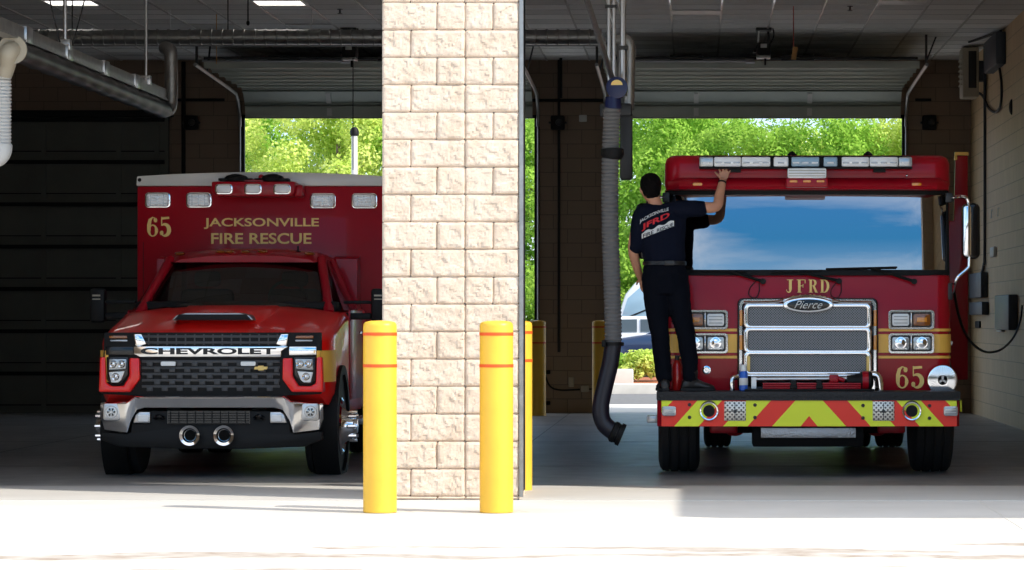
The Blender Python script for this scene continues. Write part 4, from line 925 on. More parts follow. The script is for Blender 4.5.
# things carried on the bumper: tray, hose, nozzle, pipe work
m = MB(); m.box(Bx(745), Bx(875), YN+.08, YN+.38, DZ-.001, DZ+.018, .006); tr = build('hose_tray', m, 'black_plastic', eng)
m = MB()
for k in range(3): m.box(Bx(763), Bx(862), YN+.12, YN+.3, DZ+.018+.018*k, DZ+.034+.018*k, .007)
build('folded_hose', m, 'truck_red', tr)
for px in (794, 820): m = MB(); m.box(Bx(px-3), Bx(px+3), YN+.10, YN+.32, DZ+.0, DZ+.088, .01); m.box(Bx(px-3.6), Bx(px+3.6), YN+.095, YN+.12, DZ+.02, DZ+.05, .006); build('tray_strap', m, 'black_plastic', tr)
m = MB(); m.tube([(Bx(754), YN+.33, Bz(380)+.0), (Bx(850), YN+.33, Bz(379.5))], .022, 12); m.box(Bx(752), Bx(757), YN+.3, YN+.36, DZ, Bz(378)); build('grab_bar', m, 'brushed', eng)
m = MB(); m.tube(smooth_path([(Bx(862), YN+.36, Bz(375.5)), (Bx(876), YN+.36, Bz(375.5)), (Bx(881), YN+.36, Bz(379)), (Bx(882.5), YN+.36, DZ)]), .034, 14); m.tube([(Bx(860), YN+.34, Bz(388)), (Bx(874), YN+.34, Bz(388))], .03, 12); build('discharge_pipe', m, 'chrome', eng)
m = MB(); m.tube(smooth_path([(Bx(732.5), YN+.3, DZ), (Bx(732.5), YN+.3, Bz(380)), (Bx(737), YN+.32, Bz(378)), (Bx(741), YN+.4, Bz(378))]), .022, 12); build('discharge_pipe', m, 'chrome', eng)
nz = thing('hose_nozzle', (Bx(852), YN+.15, DZ), 'dark red and black hose nozzle lying on the bumper below the grille', 'nozzle')
c = Vector((Bx(848), YN+.2, Bz(381)))
m = MB(); m.lathe(c, (1, 0, 0), [(0, .03), (.0, .045), (.06, .05), (.1, .058), (.12, .075), (.2, .078), (.215, .065), (.215, 0)], 22); build('barrel', m, 'black_plastic', nz)
m = MB(); m.lathe(c+Vector((.13, 0, 0)), (1, 0, 0), [(0, .08), (.05, .082), (.05, .078)], 22); build('bumper_ring', m, 'truck_red', nz)
m = MB(); m.tube(smooth_path([c+Vector((-.02, 0, 0)), c+Vector((-.12, 0, .02)), c+Vector((-.13, 0, -.06)), c+Vector((-.08, 0, -.1)), c+Vector((.02, 0, -.11))]), .02, 10); m.box(c.x-.15, c.x-.07, c.y-.03, c.y+.03, c.z-.02, c.z+.05, .012); build('handle', m, 'truck_red', nz)
# treadplate under the bumper, undercarriage
m = MB(); m.box(Bx(761), Bx(856), YN+.035, YN+.055, Bz(438), Bz(428), .004); build('tread_plate', m, 'plate', eng)
m = MB(); m.box(Bx(753), Bx(864), YN+.06, YC+.1, Bz(447), Bz(426), .01); m.box(ex-.75, ex+.75, 27.5, 29.2, .36, .56, .02); m.box(ex-.45, ex-.33, 28, 36, .5, .7); m.box(ex+.33, ex+.45, 28, 36, .5, .7); build('chassis', m, 'steel_black', eng)
m = MB(); m.tube([(ex-.95, 28.2, .47), (ex-.6, 28.2, .40), (ex+.6, 28.2, .40), (ex+.95, 28.2, .47)], .06, 10)
for s in (-1, 1): m.box(ex+s*.72-.12, ex+s*.72+.12, 27.45, 27.7, .36, .46, .02); m.ell((ex+s*.62, 27.9, .38), .09, .1, .06)
build('front_axle', m, 'truck_red', eng)
m = MB(); m.ell((ex, 33.6, .5), .22, .25, .22); m.tube([(ex-.9, 33.6, .5), (ex+.9, 33.6, .5)], .07, 10); build('rear_axle', m, 'steel_dark', eng)
def tyre(m, xc, y, r, w, rim=.3, groove=True):
    h = w/2; pr = [(-h, rim), (-h, r*.82), (-h*.93, r*.93), (-h*.8, r*.985)]
    if groove:
        for g in (-.45, 0, .45): pr += [(h*(g-.06), r), (h*(g-.05), r-.014), (h*(g+.05), r-.014), (h*(g+.06), r)]
    pr += [(h*.8, r*.985), (h*.93, r*.93), (h, r*.82), (h, rim)]
    m.lathe((xc, y, r), (1, 0, 0), pr, 48)
for s in (-1, 1):
    m = MB(); tyre(m, ex+s*1.105, 28.2, .52, .36); t_ = build('wheel', m, 'rubber', eng)
    m = MB(); m.lathe((ex+s*1.085, 28.2, .52), (s, 0, 0), [(-.1, .3), (.1, .3), (.15, .27), (.1, .2), (.12, .12), (.17, .1), (.17, 0)], 28); build('rim', m, 'chrome', t_)
    for k in (0, 1):
        m = MB(); tyre(m, ex+s*(1.07-.34*k), 33.6, .50, .29); t_ = build('wheel', m, 'rubber', eng)
    m = MB(); m.lathe((ex+s*1.07, 33.6, .5), (s, 0, 0), [(-.1, .28), (.1, .28), (.02, .2), (.06, .12), (.1, .1), (.1, 0)], 28); build('rim', m, 'chrome', t_)
    m = MB(); m.prism([(27.65, .5)]+[(28.2+.6*math.cos(PI-PI*k/12), .52+.6*math.sin(PI*k/12)) for k in range(13)]+[(28.75, .5)], 'x', ex+s*(hw-.3), ex+s*(hw+.012)); build('wheel_arch', m, 'black_plastic', eng)
# body behind the cab
m = MB(); m.box(ex-hw, ex+hw, 30.45, 36.2, .55, 2.5, .03); m.box(ex-hw+.1, ex+hw-.1, 30.3, 30.45, .6, 2.3); bd_ = build('rear_body', m, 'truck_red', eng)
for s in (-1, 1):
    for k in range(4): m = MB(); xs = ex+s*hw; m.box(xs-.005, xs+.014, 30.6+k*1.35, 31.8+k*1.35, 1.0 if k == 2 else .65, 2.2, .006); build('locker_door', m, 'brushed', bd_)
# rear crew door standing open on the right
m = MB(); Yd = 31.2; x0 = X(956, Yd)
m.prism([(ex+hw+.0, .75), (X(968, Yd), .75), (X(968, Yd), Z(155.5, Yd)), (X(955.5, Yd), Z(155.5, Yd)), (X(954, Yd), 2.3), (ex+hw+.0, 2.3)], 'y', Yd, Yd+.07, .01); od = build('open_door', m, 'truck_red', eng)
m = MB(); m.box(X(955, Yd), X(968.5, Yd), Yd-.01, Yd+.08, Z(155.5, Yd), Z(152, Yd)); m.box(X(954.5, Yd), X(957, Yd), Yd-.01, Yd+.08, Z(160, Yd), Z(155.5, Yd)); build('door_cap', m, 'gold_stripe', od)
# mirrors
for s in (-1, 1):
    def mx(dx): return ex+s*(dx/(F/27.3))
    ym = 27.35
    m = MB(); P = smooth_path([(mx(142), YC+.1, Z(197.5, ym)), (mx(154), ym, Z(196.5, ym)), (mx(159.5), ym, Z(199, ym)), (mx(161), ym, Z(207, ym)), (mx(161.5), ym, Z(230, ym)), (mx(161.5), ym, Z(262, ym)), (mx(160), ym, Z(268, ym)), (mx(151), ym, Z(276, ym)), (mx(147.5), ym, Z(282, ym)), (mx(146), YC+.05, Z(292, ym))]); m.tube(P, .014, 8); ma = build('mirror_arm', m, 'chrome', eng)
    m = MB(); x0, x1 = sorted((mx(155), mx(172.5))); m.prism(rrect(x0, x1, Z(259, ym), Z(203, ym), .05), 'y', ym-.01, ym+.1, .02); mh = build('mirror_housing', m, 'black_gloss', ma)
    m = MB(); x0, x1 = sorted((mx(155.5), mx(163.5))); m.prism(rrect(x0, x1, Z(257, ym), Z(205, ym), .03), 'y', ym-.03, ym-.005, .012); build('mirror_glass', m, 'chrome', mh)
    m = MB(); x0, x1 = sorted((mx(139), mx(146))); m.box(x0, x1, YC+.05, YC+.12, Z(300, ym), Z(283, ym), .01); build('mirror_bracket', m, 'steel_dark', ma); m = MB(); m.box(x0, x1, YC+.05, YC+.12, Z(202, ym), Z(192, ym), .01); build('mirror_bracket', m, 'steel_dark', ma)
m = MB(); m.lathe((ex+hw, YC+.14, Z(343, YC)), (1, 0, -.2), [(0, .018), (.02, .018), (.025, .0)], 12); build('side_marker', m, 'lens_white', eng)

# things on the bumper
bx_, bz_ = X(743.5, 27.08), DZ
t = thing('spray_bottle', (bx_, 27.08, bz_), 'blue and white spray can standing on the bumper left of the grille', 'bottle')
m = MB(); m.lathe((bx_, 27.08, bz_), (0, 0, 1), [(0, .028), (.008, .036), (.15, .036), (.165, .03), (.172, .022)], 22); build('can', m, 'bottle_blue', t)
m = MB(); m.lathe((bx_, 27.08, bz_+.05), (0, 0, 1), [(0, .0364), (.001, .037), (.06, .037), (.061, .0364)], 22); build('label_wrap', m, 'letter_white', t)
m = MB(); m.lathe((bx_, 27.08, bz_+.168), (0, 0, 1), [(0, .028), (.05, .027), (.055, .02), (.056, .0)], 20); build('cap', m, 'lens_white', t)
xe, ye = X(677.2, 27.3), 27.26
t = thing('fire_extinguisher', (xe, ye, DZ), 'red fire extinguisher standing on the bumper between the man\'s boots', 'fire extinguisher')
m = MB(); m.lathe((xe, ye, DZ), (0, 0, 1), [(0, .038), (.01, .043), (.21, .043), (.245, .03), (.26, .018), (.28, .016)], 24); build('cylinder', m, 'extinguisher_red', t)
m = MB(); m.lathe((xe, ye, DZ+.26), (0, 0, 1), [(0, .02), (.03, .02), (.03, 0)], 14); m.box(xe-.02, xe+.06, ye-.01, ye+.01, DZ+.29, DZ+.3); build('valve', m, 'steel_dark', t)
# ------------------------------------------------------------------ the ambulance
YA = 26.9; ac = -4.07
amb = thing('ambulance', (ac, 29, 0), 'red pickup-based ambulance numbered 65 with a chrome front bumper and a square rear box', 'ambulance')
def A(px, py, Y): return X(px, Y), Z(py, Y)
def AP(pts, Y): return [A(p[0], p[1], Y) for p in pts]
def body_ring(y, h, zb, ztc, zte, r=.1, nn=8):
    """cross-section: flat sides, rounded shoulders, crowned top"""
    P = [(ac-h+.04, y, zb), (ac-h, y, zb+.1), (ac-h, y, (zb+zte)/2), (ac-h, y, zte-r)]
    for k in range(1, 5): a = PI/2*k/4; P.append((ac-h+r-r*math.cos(a), y, zte-r+r*math.sin(a)))
    for k in range(1, nn): u = k/nn; P.append((ac-h+r+(2*h-2*r)*u, y, zte+(ztc-zte)*math.sin(PI*u)**.7))
    Q = [(2*ac-p[0], p[1], p[2]) for p in P[:8]][::-1]
    return P+Q
m = MB(); m.loft([body_ring(27.02, .86, .78, 1.20, 1.17, .05), body_ring(27.10, .93, .70, 1.235, 1.20, .08), body_ring(27.22, .97, .62, 1.265, 1.225, .09), body_ring(27.5, .985, .60, 1.33, 1.28, .1), body_ring(28.0, .985, .55, 1.435, 1.36, .1), body_ring(28.22, .985, .5, 1.465, 1.40, .09), body_ring(30.05, .975, .5, 1.47, 1.44, .05)])
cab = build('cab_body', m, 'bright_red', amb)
# hood bulge and scoop
def hz(y): return np.interp(y, [27.02, 27.1, 27.22, 27.5, 28.0, 28.22], [1.20, 1.235, 1.265, 1.33, 1.435, 1.465])
m = MB(); rings = []
for y, w, h in ((27.35, .30, .0), (27.42, .36, .02), (27.6, .40, .05), (27.9, .42, .045), (28.2, .44, .01)):
    z = hz(y)-.01; rings.append([(ac-w, y, z-.02), (ac-w+.05, y, z+h*.8), (ac-w*.5, y, z+h), (ac, y, z+h*1.1), (ac+w*.5, y, z+h), (ac+w-.05, y, z+h*.8), (ac+w, y, z-.02)])
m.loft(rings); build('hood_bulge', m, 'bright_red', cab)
ys = 27.36; m = MB(); m.prism([A(172, 320.5, ys), A(255, 320.5, ys), A(250, 315, ys), A(240, 312.8, ys), A(187, 312.8, ys), A(177, 315, ys)], 'y', ys-.05, ys+.2, .012); sc_ = build('hood_scoop', m, 'siren_metal', cab)
m = MB(); m.prism([A(174.5, 320.0, ys), A(252.5, 320.0, ys), A(247, 314.3, ys), A(180, 314.3, ys)], 'y', ys-.056, ys-.04, .004); build('scoop_opening', m, 'black_plastic', sc_)
# cab top
yb0, yr0 = 28.22, 28.95
def gz(p, y): return Z(p, y)
m = MB(); zr = 1.935
def rr(y, h, z0, z1): return [(ac-h-.03, y, z0), (ac-h, y, z1-.05), (ac-h+.08, y, z1-.01), (ac-h*.5, y, z1+.02), (ac, y, z1+.028), (ac+h*.5, y, z1+.02), (ac+h-.08, y, z1-.01), (ac+h, y, z1-.05), (ac+h+.03, y, z0)]
m.loft([rr(yr0-.03, .66, 1.855, 1.89), rr(yr0+.05, .68, 1.86, 1.93), rr(yr0+.4, .70, 1.87, 1.96), rr(30.0, .70, 1.87, 1.95)]); rf = build('roof', m, 'truck_red', cab)
for px in (181, 222, 231, 247, 264, 311): 
    x = X(px-1, yr0)-.01; m = MB(); m.ell((x, yr0+.06, 1.935 if abs(px-247) > 50 else 1.95), .05, .05, .018, 12, 6); build('clearance_light', m, 'amber_dark', rf)
m = MB(); m.lathe((X(298, 29.2), 29.2, 1.94), (0, 0, 1), [(0, .03), (.02, .025), (.03, .008), (.07, .008), (.07, 0)], 10); build('antenna', m, 'black_plastic', rf)
wbl, wbr = X(145.5, yb0), X(327, yb0); wbl = ac-.81; wbr = ac+.80; wtl, wtr = ac-.645, ac+.645; zwb, zwt = Z(308, yb0), 1.875
m = MB(); V = []; NX = 30
for j in range(9):
    t = j/8
    for i in range(NX+1):
        u = -1+2*i/NX; hwid = .80+(.65-.80)*t; V.append((ac+u*hwid, yb0+.02+(yr0-yb0)*t+.10*u*u, zwb-.02+(zwt-zwb+.02)*t+.02*math.sin(PI*t)))
m.add(V, [(j*(NX+1)+i, j*(NX+1)+i+1, (j+1)*(NX+1)+i+1, (j+1)*(NX+1)+i) for j in range(8) for i in range(NX)], 0, True); build('windshield', m, 'ambulance_glass', cab, fix=False)
for s in (-1, 1):
    m = MB(); m.tube([(ac+s*.84, yb0+.06, 1.38), (ac+s*.79, yb0+.3, 1.56), (ac+s*.685, yr0+.06, 1.88)], [.05, .04, .045], 10)
    build('pillar', m, 'truck_red', cab); m = MB(); m.tube([(ac+s*.93, 29.35, 1.42), (ac+s*.73, 29.4, 1.88)], .04, 8); build('pillar', m, 'truck_red', cab); m = MB(); m.prism([(29.7, 1.42), (30.05, 1.42), (30.0, 1.93), (29.75, 1.9)], 'x', ac+s*.70, ac+s*.93)
    build('pillar', m, 'truck_red', cab)
    m = MB(); V = [(ac+s*.94, 28.5, 1.42), (ac+s*.94, 29.75, 1.42), (ac+s*.72, 29.75, 1.88), (ac+s*.72, 29.05, 1.88)]; m.add(V, [(0, 1, 2, 3)]); build('door_window', m, 'side_glass', cab, fix=False)
    m = MB(); m.box(ac+s*.978, ac+s*.992, 28.55, 29.6, .62, 1.42, .004); dr = build('door', m, 'truck_red', cab)
    m = MB(); m.box(ac+s*.99, ac+s*1.01, 29.35, 29.5, 1.2, 1.23, .008); build('door_handle', m, 'chrome', dr)
    m = MB(); m.box(ac+s*1.0, ac+s*1.18, 28.55, 30.0, .40, .46, .015); build('running_board', m, 'plate', amb)
m = MB(); m.box(ac-.9, ac+.9, 28.35, 28.75, 1.40, 1.50, .04); build('dashboard', m, 'black_plastic', cab)
for s in (-1, 1): m = MB(); m.box(ac+s*.4-.24, ac+s*.4+.24, 29.3, 29.45, 1.1, 1.62, .06); m.box(ac+s*.4-.12, ac+s*.4+.12, 29.3, 29.4, 1.64, 1.78, .04); build('seat', m, 'seat_grey', cab)
c = Vector((ac+.4, 28.85, 1.52)); m = MB(); m.tube([c+Vector((.17*math.cos(2*PI*k/24), -.08*math.sin(2*PI*k/24), .16*math.sin(2*PI*k/24))) for k in range(25)], .014, 8); build('steering_wheel', m, 'seat_grey', cab)
for a, b in (((170, 306.5), (215, 308.5)), ((255, 307), (205, 308.8))): m = MB(); m.tube([at(a[0], a[1], yb0-.02), at(b[0], b[1], yb0-.03)], .012, 6); build('wiper', m, 'black_plastic', cab)
# front face
yf = 27.0
def Aq(pts, y0, y1, name, mt, par, b=.008, mirror=0, lab=None):
    m = MB(); m.prism([A(p[0], p[1], yf) for p in pts], 'y', y0, y1, b); return build(name, m, mt, par)
def M(pts, c=211.7): return [(2*c-p[0], p[1]) for p in pts]
gl = Aq([(104, 332.5), (321, 332.5), (321, 394), (281, 396), (140, 396), (102, 394)], yf-.002, yf+.08, 'grille', 'black_plastic', cab)
for L in (0, 1):
    f = (lambda p: p) if not L else (lambda p: M(p, 211.6))
    Aq(f([(100.5, 357), (106, 357), (107, 383), (112, 386), (124, 386), (130, 376), (130, 358), (140, 358), (140.5, 379), (131, 392), (99.5, 392)]), yf-.04, yf+.15, 'fender_face', 'bright_red', cab, .012)
    hl = Aq(f([(107, 357), (129, 357), (128.5, 375), (122, 384), (111, 384), (107.5, 380)]), yf-.03, yf+.06, 'headlight', 'black_gloss', cab)
    Aq(f([(110, 359), (127.5, 359), (126.5, 369), (109.5, 370)]), yf-.045, yf-.01, 'lens', 'lens_grey', hl)
    Aq(f([(109.5, 372), (125.5, 371), (122, 380), (119, 382.5), (112, 382.5)]), yf-.045, yf-.01, 'lens', 'lens_white', hl)
    for (cx_, cy_) in ((114, 364), (122.5, 364), (116.5, 376.5)):
        q = f([(cx_, cy_)])[0]; x, z = A(q[0], q[1], yf); m = MB(); m.lathe((x, yf-.04, z), (0, -1, 0), [(0, .034), (.01, .032), (.004, .02), (.012, .008), (.012, 0)], 16); build('projector', m, 'chrome', hl)
    ul = Aq(f([(106, 333.5), (131, 333.5), (136, 344), (108, 342.5)]), yf-.0, yf+.06, 'marker_lamp', 'black_gloss', cab)
    Aq(f([(109, 335.5), (127, 335.5), (128, 338.5), (109.5, 338.5)]), yf-.02, yf+.01, 'lens', 'amber_dark', ul); Aq(f([(110, 339.8), (128, 339.6), (127.5, 341.8), (110.5, 341.5)]), yf-.02, yf+.01, 'lens', 'lens_grey', ul)
    Aq(f([(134, 334), (142, 334), (147, 344), (140, 346.5), (136, 346)]), yf-.03, yf+.04, 'grille_horn', 'chrome', cab)
    Aq(f([(106, 346.5), (134, 346.5), (134, 355.5), (106, 355)]), yf-.02, yf+.05, 'grille_wing', 'chrome' if L else 'black_gloss', cab)
    # yellow stripe starting at the fender corner and running back
    s = 1 if L else -1; m = MB(); zz0, zz1 = Z(382, 27.05), Z(350.5, 27.05)
    pts = [(ac+s*(.90), 26.985), (ac+s*.955, 27.06), (ac+s*.992, 27.24), (ac+s*.995, 27.42)]; n_ = len(pts)
    m.add([(x, y, z) for z in (zz0, zz1) for x, y in pts]+[(x-s*.05, y+.03, z) for z in (zz0, zz1) for x, y in pts], [(i, i+1, n_+i+1, n_+i) for i in range(n_-1)]+[(2*n_+i, 2*n_+i+1, 3*n_+i+1, 3*n_+i) for i in range(n_-1)]+[(n_+i, n_+i+1, 3*n_+i+1, 3*n_+i) for i in range(n_-1)]+[(i, i+1, 2*n_+i+1, 2*n_+i) for i in range(n_-1)]+[(0, n_, 3*n_, 2*n_)], 0, True); build('fender_stripe', m, 'gold_stripe', cab)
    m = MB(); xs = ac+s*.99; m.lathe((ac+s*.80, 27.85, .44), (s, 0, 0), [(0, .5), (.215, .5), (.215, .42), (.19, .42), (.19, .0)], 40); build('wheel_arch', m, 'black_plastic', cab)
# black honeycomb bars of the grille, chrome nameplate bar
m = MB()
for y in (336.5, 342.5): m.box(X(141, yf), X(283, yf), yf-.01, yf+.04, Z(y+1.2, yf), Z(y-1.2, yf), .003)
for k in range(15): px = 148+k*9.2; m.box(X(px, yf), X(px+1.4, yf), yf-.005, yf+.04, Z(345, yf), Z(334, yf))
for r_, y in enumerate((361.5, 367.8, 374, 380.2, 386.4)):
    m.box(X(142, yf), X(280, yf), yf-.015, yf+.04, Z(y+1.3, yf), Z(y-1.3, yf), .003)
    for k in range(9): px = 147+k*15+(7.5 if r_ % 2 else 0); m.box(X(px, yf), X(min(px+6, 279), yf), yf-.02, yf+.04, Z(y+4.5, yf), Z(y, yf), .004)
build('grille_slats', m, 'grille_grey', gl)
bar = Aq([(134.5, 346.3), (289, 346.3), (282, 351), (281.5, 357), (141, 357), (134.5, 354)], yf-.045, yf+.04, 'nameplate_bar', 'chrome', cab, .006)
m = MB(); m.text('CHEVROLET', X(141.5, yf), X(277, yf), Z(354.4, yf), Z(347.8, yf), yf-.047, .005, off=.035); build('nameplate', m, 'black_gloss', bar)
for px in (169, 248.8):
    m = MB(); x, z = A(px, 363.6, yf); m.prism(rrect(x-.063, x+.063, z-.019, z+.019, .012), 'y', yf-.05, yf, .005); build('strobe_light', m, 'lens_white', gl)
m = MB(); x, z = A(261.5, 368, yf); m.prism([(x-.058, z-.012), (x-.022, z-.012), (x-.022, z-.02), (x+.022, z-.02), (x+.022, z-.012), (x+.05, z-.012), (x+.058, z+.012), (x+.022, z+.012), (x+.022, z+.02), (x-.022, z+.02), (x-.022, z+.012), (x-.05, z+.012)], 'y', yf-.05, yf-.02, .003); build('badge', m, 'gold', gl)
# chrome bumper
yb = 26.9
def bend(v):
    u = abs(v.x-(ac-.02))/1.0; return Vector((v.x, v.y+.22*max(0, u-.55)**1.6*2.2, v.z))
bot = [(133, 407), (127, 421), (126, 433), (104, 430.5), (99.5, 418), (100, 402), (126, 401), (134, 395.3)]
N_ = 24
up = [(134+(285.5-134)*k/N_, 395.3) for k in range(N_+1)]
rt = [(p[0], p[1]) for p in M(bot, 209.6+1.8)]; 
lo = [(286-(286-136)*k/N_, 407.5-(1.2*math.sin(PI*k/N_))) for k in range(N_+1)]
def seg_strip(top, bottom):
    V = []; n_ = len(top)
    for y in (yb-.03, yb+.10):
        for P in (top, bottom): V += [(X(p[0], yb), y, Z(p[1], yb)) for p in P]
    Fc = []
    for i in range(n_-1): Fc += [(i, i+1, n_+i+1, n_+i), (2*n_+i, 3*n_+i, 3*n_+i+1, 2*n_+i+1), (i, 2*n_+i, 2*n_+i+1, i+1), (n_+i, n_+i+1, 3*n_+i+1, 3*n_+i)]
    Fc += [(0, n_, 3*n_, 2*n_), (n_-1, 2*n_-1, 4*n_-1, 3*n_-1)]
    return V, Fc
# cross-section: bright upper shelf then rounded face
m = MB()
def prof_strip(px_top, rows):
    """rows: list of (function px->py, y offset); makes a curved shell"""
    V = []
    for fn, yo in rows: V += [(X(px, yb), yb+yo, Z(fn(px), yb)) for px in px_top]
    n_ = len(px_top); return V, [(j*n_+i, j*n_+i+1, (j+1)*n_+i+1, (j+1)*n_+i) for j in range(len(rows)-1) for i in range(n_-1)]
def lerp(px, pts): return float(np.interp(px, [p[0] for p in pts], [p[1] for p in pts]))
topc = [(99.5, 402.5), (127, 401), (136, 395.6), (284, 395.6), (292, 401), (322, 402.5)]
botc = [(99.5, 420), (103, 430.5), (127, 433.5), (131, 421), (137, 410.5), (145, 408.2), (275, 408.2), (283, 410.5), (289.5, 421), (293.5, 433.5), (318, 430.5), (322, 420)]
pxs = sorted(set([99.5+k*2.78 for k in range(81)]+[p[0] for p in topc+botc]))
V, Fc = prof_strip(pxs, [(lambda p: lerp(p, topc)+.3, .10), (lambda p: lerp(p, topc), .0), (lambda p: lerp(p, topc)+1.0, -.040), (lambda p: lerp(p, topc)+2.6, -.052), (lambda p: lerp(p, topc)*.6+(lerp(p, botc)-.8)*.4, -.044+.0), (lambda p: lerp(p, botc)-.8, -.018), (lambda p: lerp(p, botc), .02), (lambda p: lerp(p, botc), .12)])
m.add(V, Fc, 0, True); m.map(bend); bmp = build('bumper', m, 'chrome', amb)
for px in (111.5, 310.5):
    x, z = A(px, 412, yb); yy = yb-.04+.22*max(0, abs(x-ac)/1-.55)**1.6*2.2
    m = MB(); m.prism(rrect(x-.072, x+.072, z-.072, z+.072, .025), 'y', yy-.035, yy+.03, .008); fl = build('fog_light', m, 'brushed', bmp)
    m = MB(); m.lathe((x, yy-.034, z), (0, -1, 0), [(0, .055), (.008, .052), (.008, .045), (.0, .043), (.003, .018), (.01, .016), (.01, 0)], 24); build('lens', m, 'lens_grey', fl)
    m = MB()
    for k in range(6): a = PI/3*k; m.ribbon([(x+.012*math.cos(a), z+.012*math.sin(a)), (x+.035*math.cos(a), z+.035*math.sin(a))], [.006, .014], yy-.04, .004)
    build('lens_cells', m, 'black_gloss', fl)
m = MB()
vl = [(134, 411), (288, 411), (290, 432), (294, 434), (320, 432), (321, 440), (303, 447), (240, 449), (183, 449), (119, 447), (100, 440), (101, 432), (126, 434), (130, 432)]
m.prism([A(p[0], p[1], yb) for p in vl], 'y', yb+.03, yb+.22, .01); val = build('lower_valance', m, 'black_plastic', amb)
m = MB(); m.box(X(167, yb), X(250, yb), yb+.01, yb+.04, Z(424, yb), Z(411, yb))
lowg = build('lower_grille', m, 'black_gloss', val)
m = MB()
for k in range(5): m.box(X(168, yb), X(249, yb), yb+.002, yb+.03, Z(413+k*2.5+.7, yb), Z(413+k*2.5, yb))
for k in range(10): m.box(X(170+k*8.3, yb), X(170.8+k*8.3, yb), yb+.0, yb+.03, Z(423.5, yb), Z(411.5, yb))
build('lower_slats', m, 'black_plastic', lowg)
for px, s in ((142.5, 1), (277.5, -1)):
    m = MB(); m.prism([A(px-s*9.5, 423, yb), A(px+s*7.5, 423, yb), A(px+s*7.5, 412, yb), A(px-s*3, 412, yb), A(px-s*7, 415, yb)], 'y', yb+.0, yb+.05, .008); fl = build('fog_light', m, 'brushed', val)
    x, z = A(px+s*1, 418, yb); m = MB(); m.prism(rrect(x-.045, x+.045, z-.03, z+.03, .01), 'y', yb-.012, yb+.01, .005); build('lens', m, 'lens_white', fl)
for px in (159, 259): m = MB(); m.tube(smooth_path([(X(px-4, yb), yb+.01, Z(418, yb)), (X(px, yb), yb-.03, Z(416, yb)), (X(px+4, yb), yb+.01, Z(418, yb))]), .018, 8); build('tow_hook', m, 'black_gloss', val)
for px in (190.3, 224.3):
    c = Vector((X(px, yb), yb+.02, Z(435.3, yb))); m = MB(); m.lathe(c, (0, -1, 0), [(-.1, .05), (0, .055), (.04, .075), (.065, .088), (.07, .085), (.06, .062), (.03, .05), (.02, .0)], 32); h_ = build('siren_horn', m, 'chrome', amb)
    m = MB(); m.lathe(c+Vector((0, -.03, 0)), (0, -1, 0), [(0, .048), (.006, .046), (.006, .0)], 24); build('horn_throat', m, 'steel_black', h_)
m = MB(); m.box(ac-.7, ac+.7, 27.1, 28.4, .33, .5, .03); m.tube([(ac-.85, 27.85, .40), (ac+.85, 27.85, .40)], .06, 10); m.box(ac-.42, ac-.3, 27.2, 34, .42, .6); m.box(ac+.3, ac+.42, 27.2, 34, .42, .6); build('chassis', m, 'steel_dark', amb)
for s in (-1, 1):
    m = MB(); tyre(m, ac+s*.845, 27.85, .41, .27, .24); w_ = build('wheel', m, 'rubber', amb)
    m = MB(); m.lathe((ac+s*.865, 27.85, .41), (s, 0, 0), [(-.1, .25), (.135, .25), (.15, .225), (.12, .18), (.18, .13), (.24, .11), (.245, .07), (.27, .06), (.275, 0)], 28)
    for k in range(8): a = PI/4*k; m.cyl((ac+s*1.06, 27.85+.12*math.cos(a), .41+.12*math.sin(a)), (ac+s*1.13, 27.85+.12*math.cos(a), .41+.12*math.sin(a)), .018, n=8)
    build('wheel_hub', m, 'chrome', w_)
    for k in (0, 1): m = MB(); tyre(m, ac+s*(1.0-.29*k), 32.2, .41, .25, .22); w_ = build('wheel', m, 'rubber', amb)
    m = MB(); m.lathe((ac+s*1.0, 32.2, .41), (s, 0, 0), [(-.1, .22), (.1, .22), (.0, .15), (.05, .1), (.05, 0)], 24); build('wheel_hub', m, 'chrome', w_)
    # fold-out mirrors
    ym = 28.6
    if s < 0: bx0, bx1, z0_, z1_ = X(89.5, ym), X(105, ym), Z(322.5, ym), Z(288.5, ym)
    else: bx0, bx1, z0_, z1_ = X(371, ym), X(384, ym), Z(323, ym), Z(288.5, ym)
    m = MB(); m.box(bx0, bx1, ym-.02, ym+.12, z0_, z1_, .03); mr = build('mirror', m, 'black_plastic', amb)
    m = MB(); m.box(bx0+.03, bx0+.10, ym-.03, ym-.015, z1_-.07, z1_-.055); m.box(bx0+.03, bx0+.10, ym-.03, ym-.015, z1_-.1, z1_-.09); build('mirror_marker', m, 'cream_box', mr)
    m = MB(); e = bx1 if s < 0 else bx0; m.box(ac+s*.93, e, ym, ym+.06, z0_+.03, z0_+.09, .015); m.box(ac+s*.93, e, ym, ym+.06, z0_+.17, z0_+.2, .01); build('mirror_arm', m, 'black_plastic', amb)
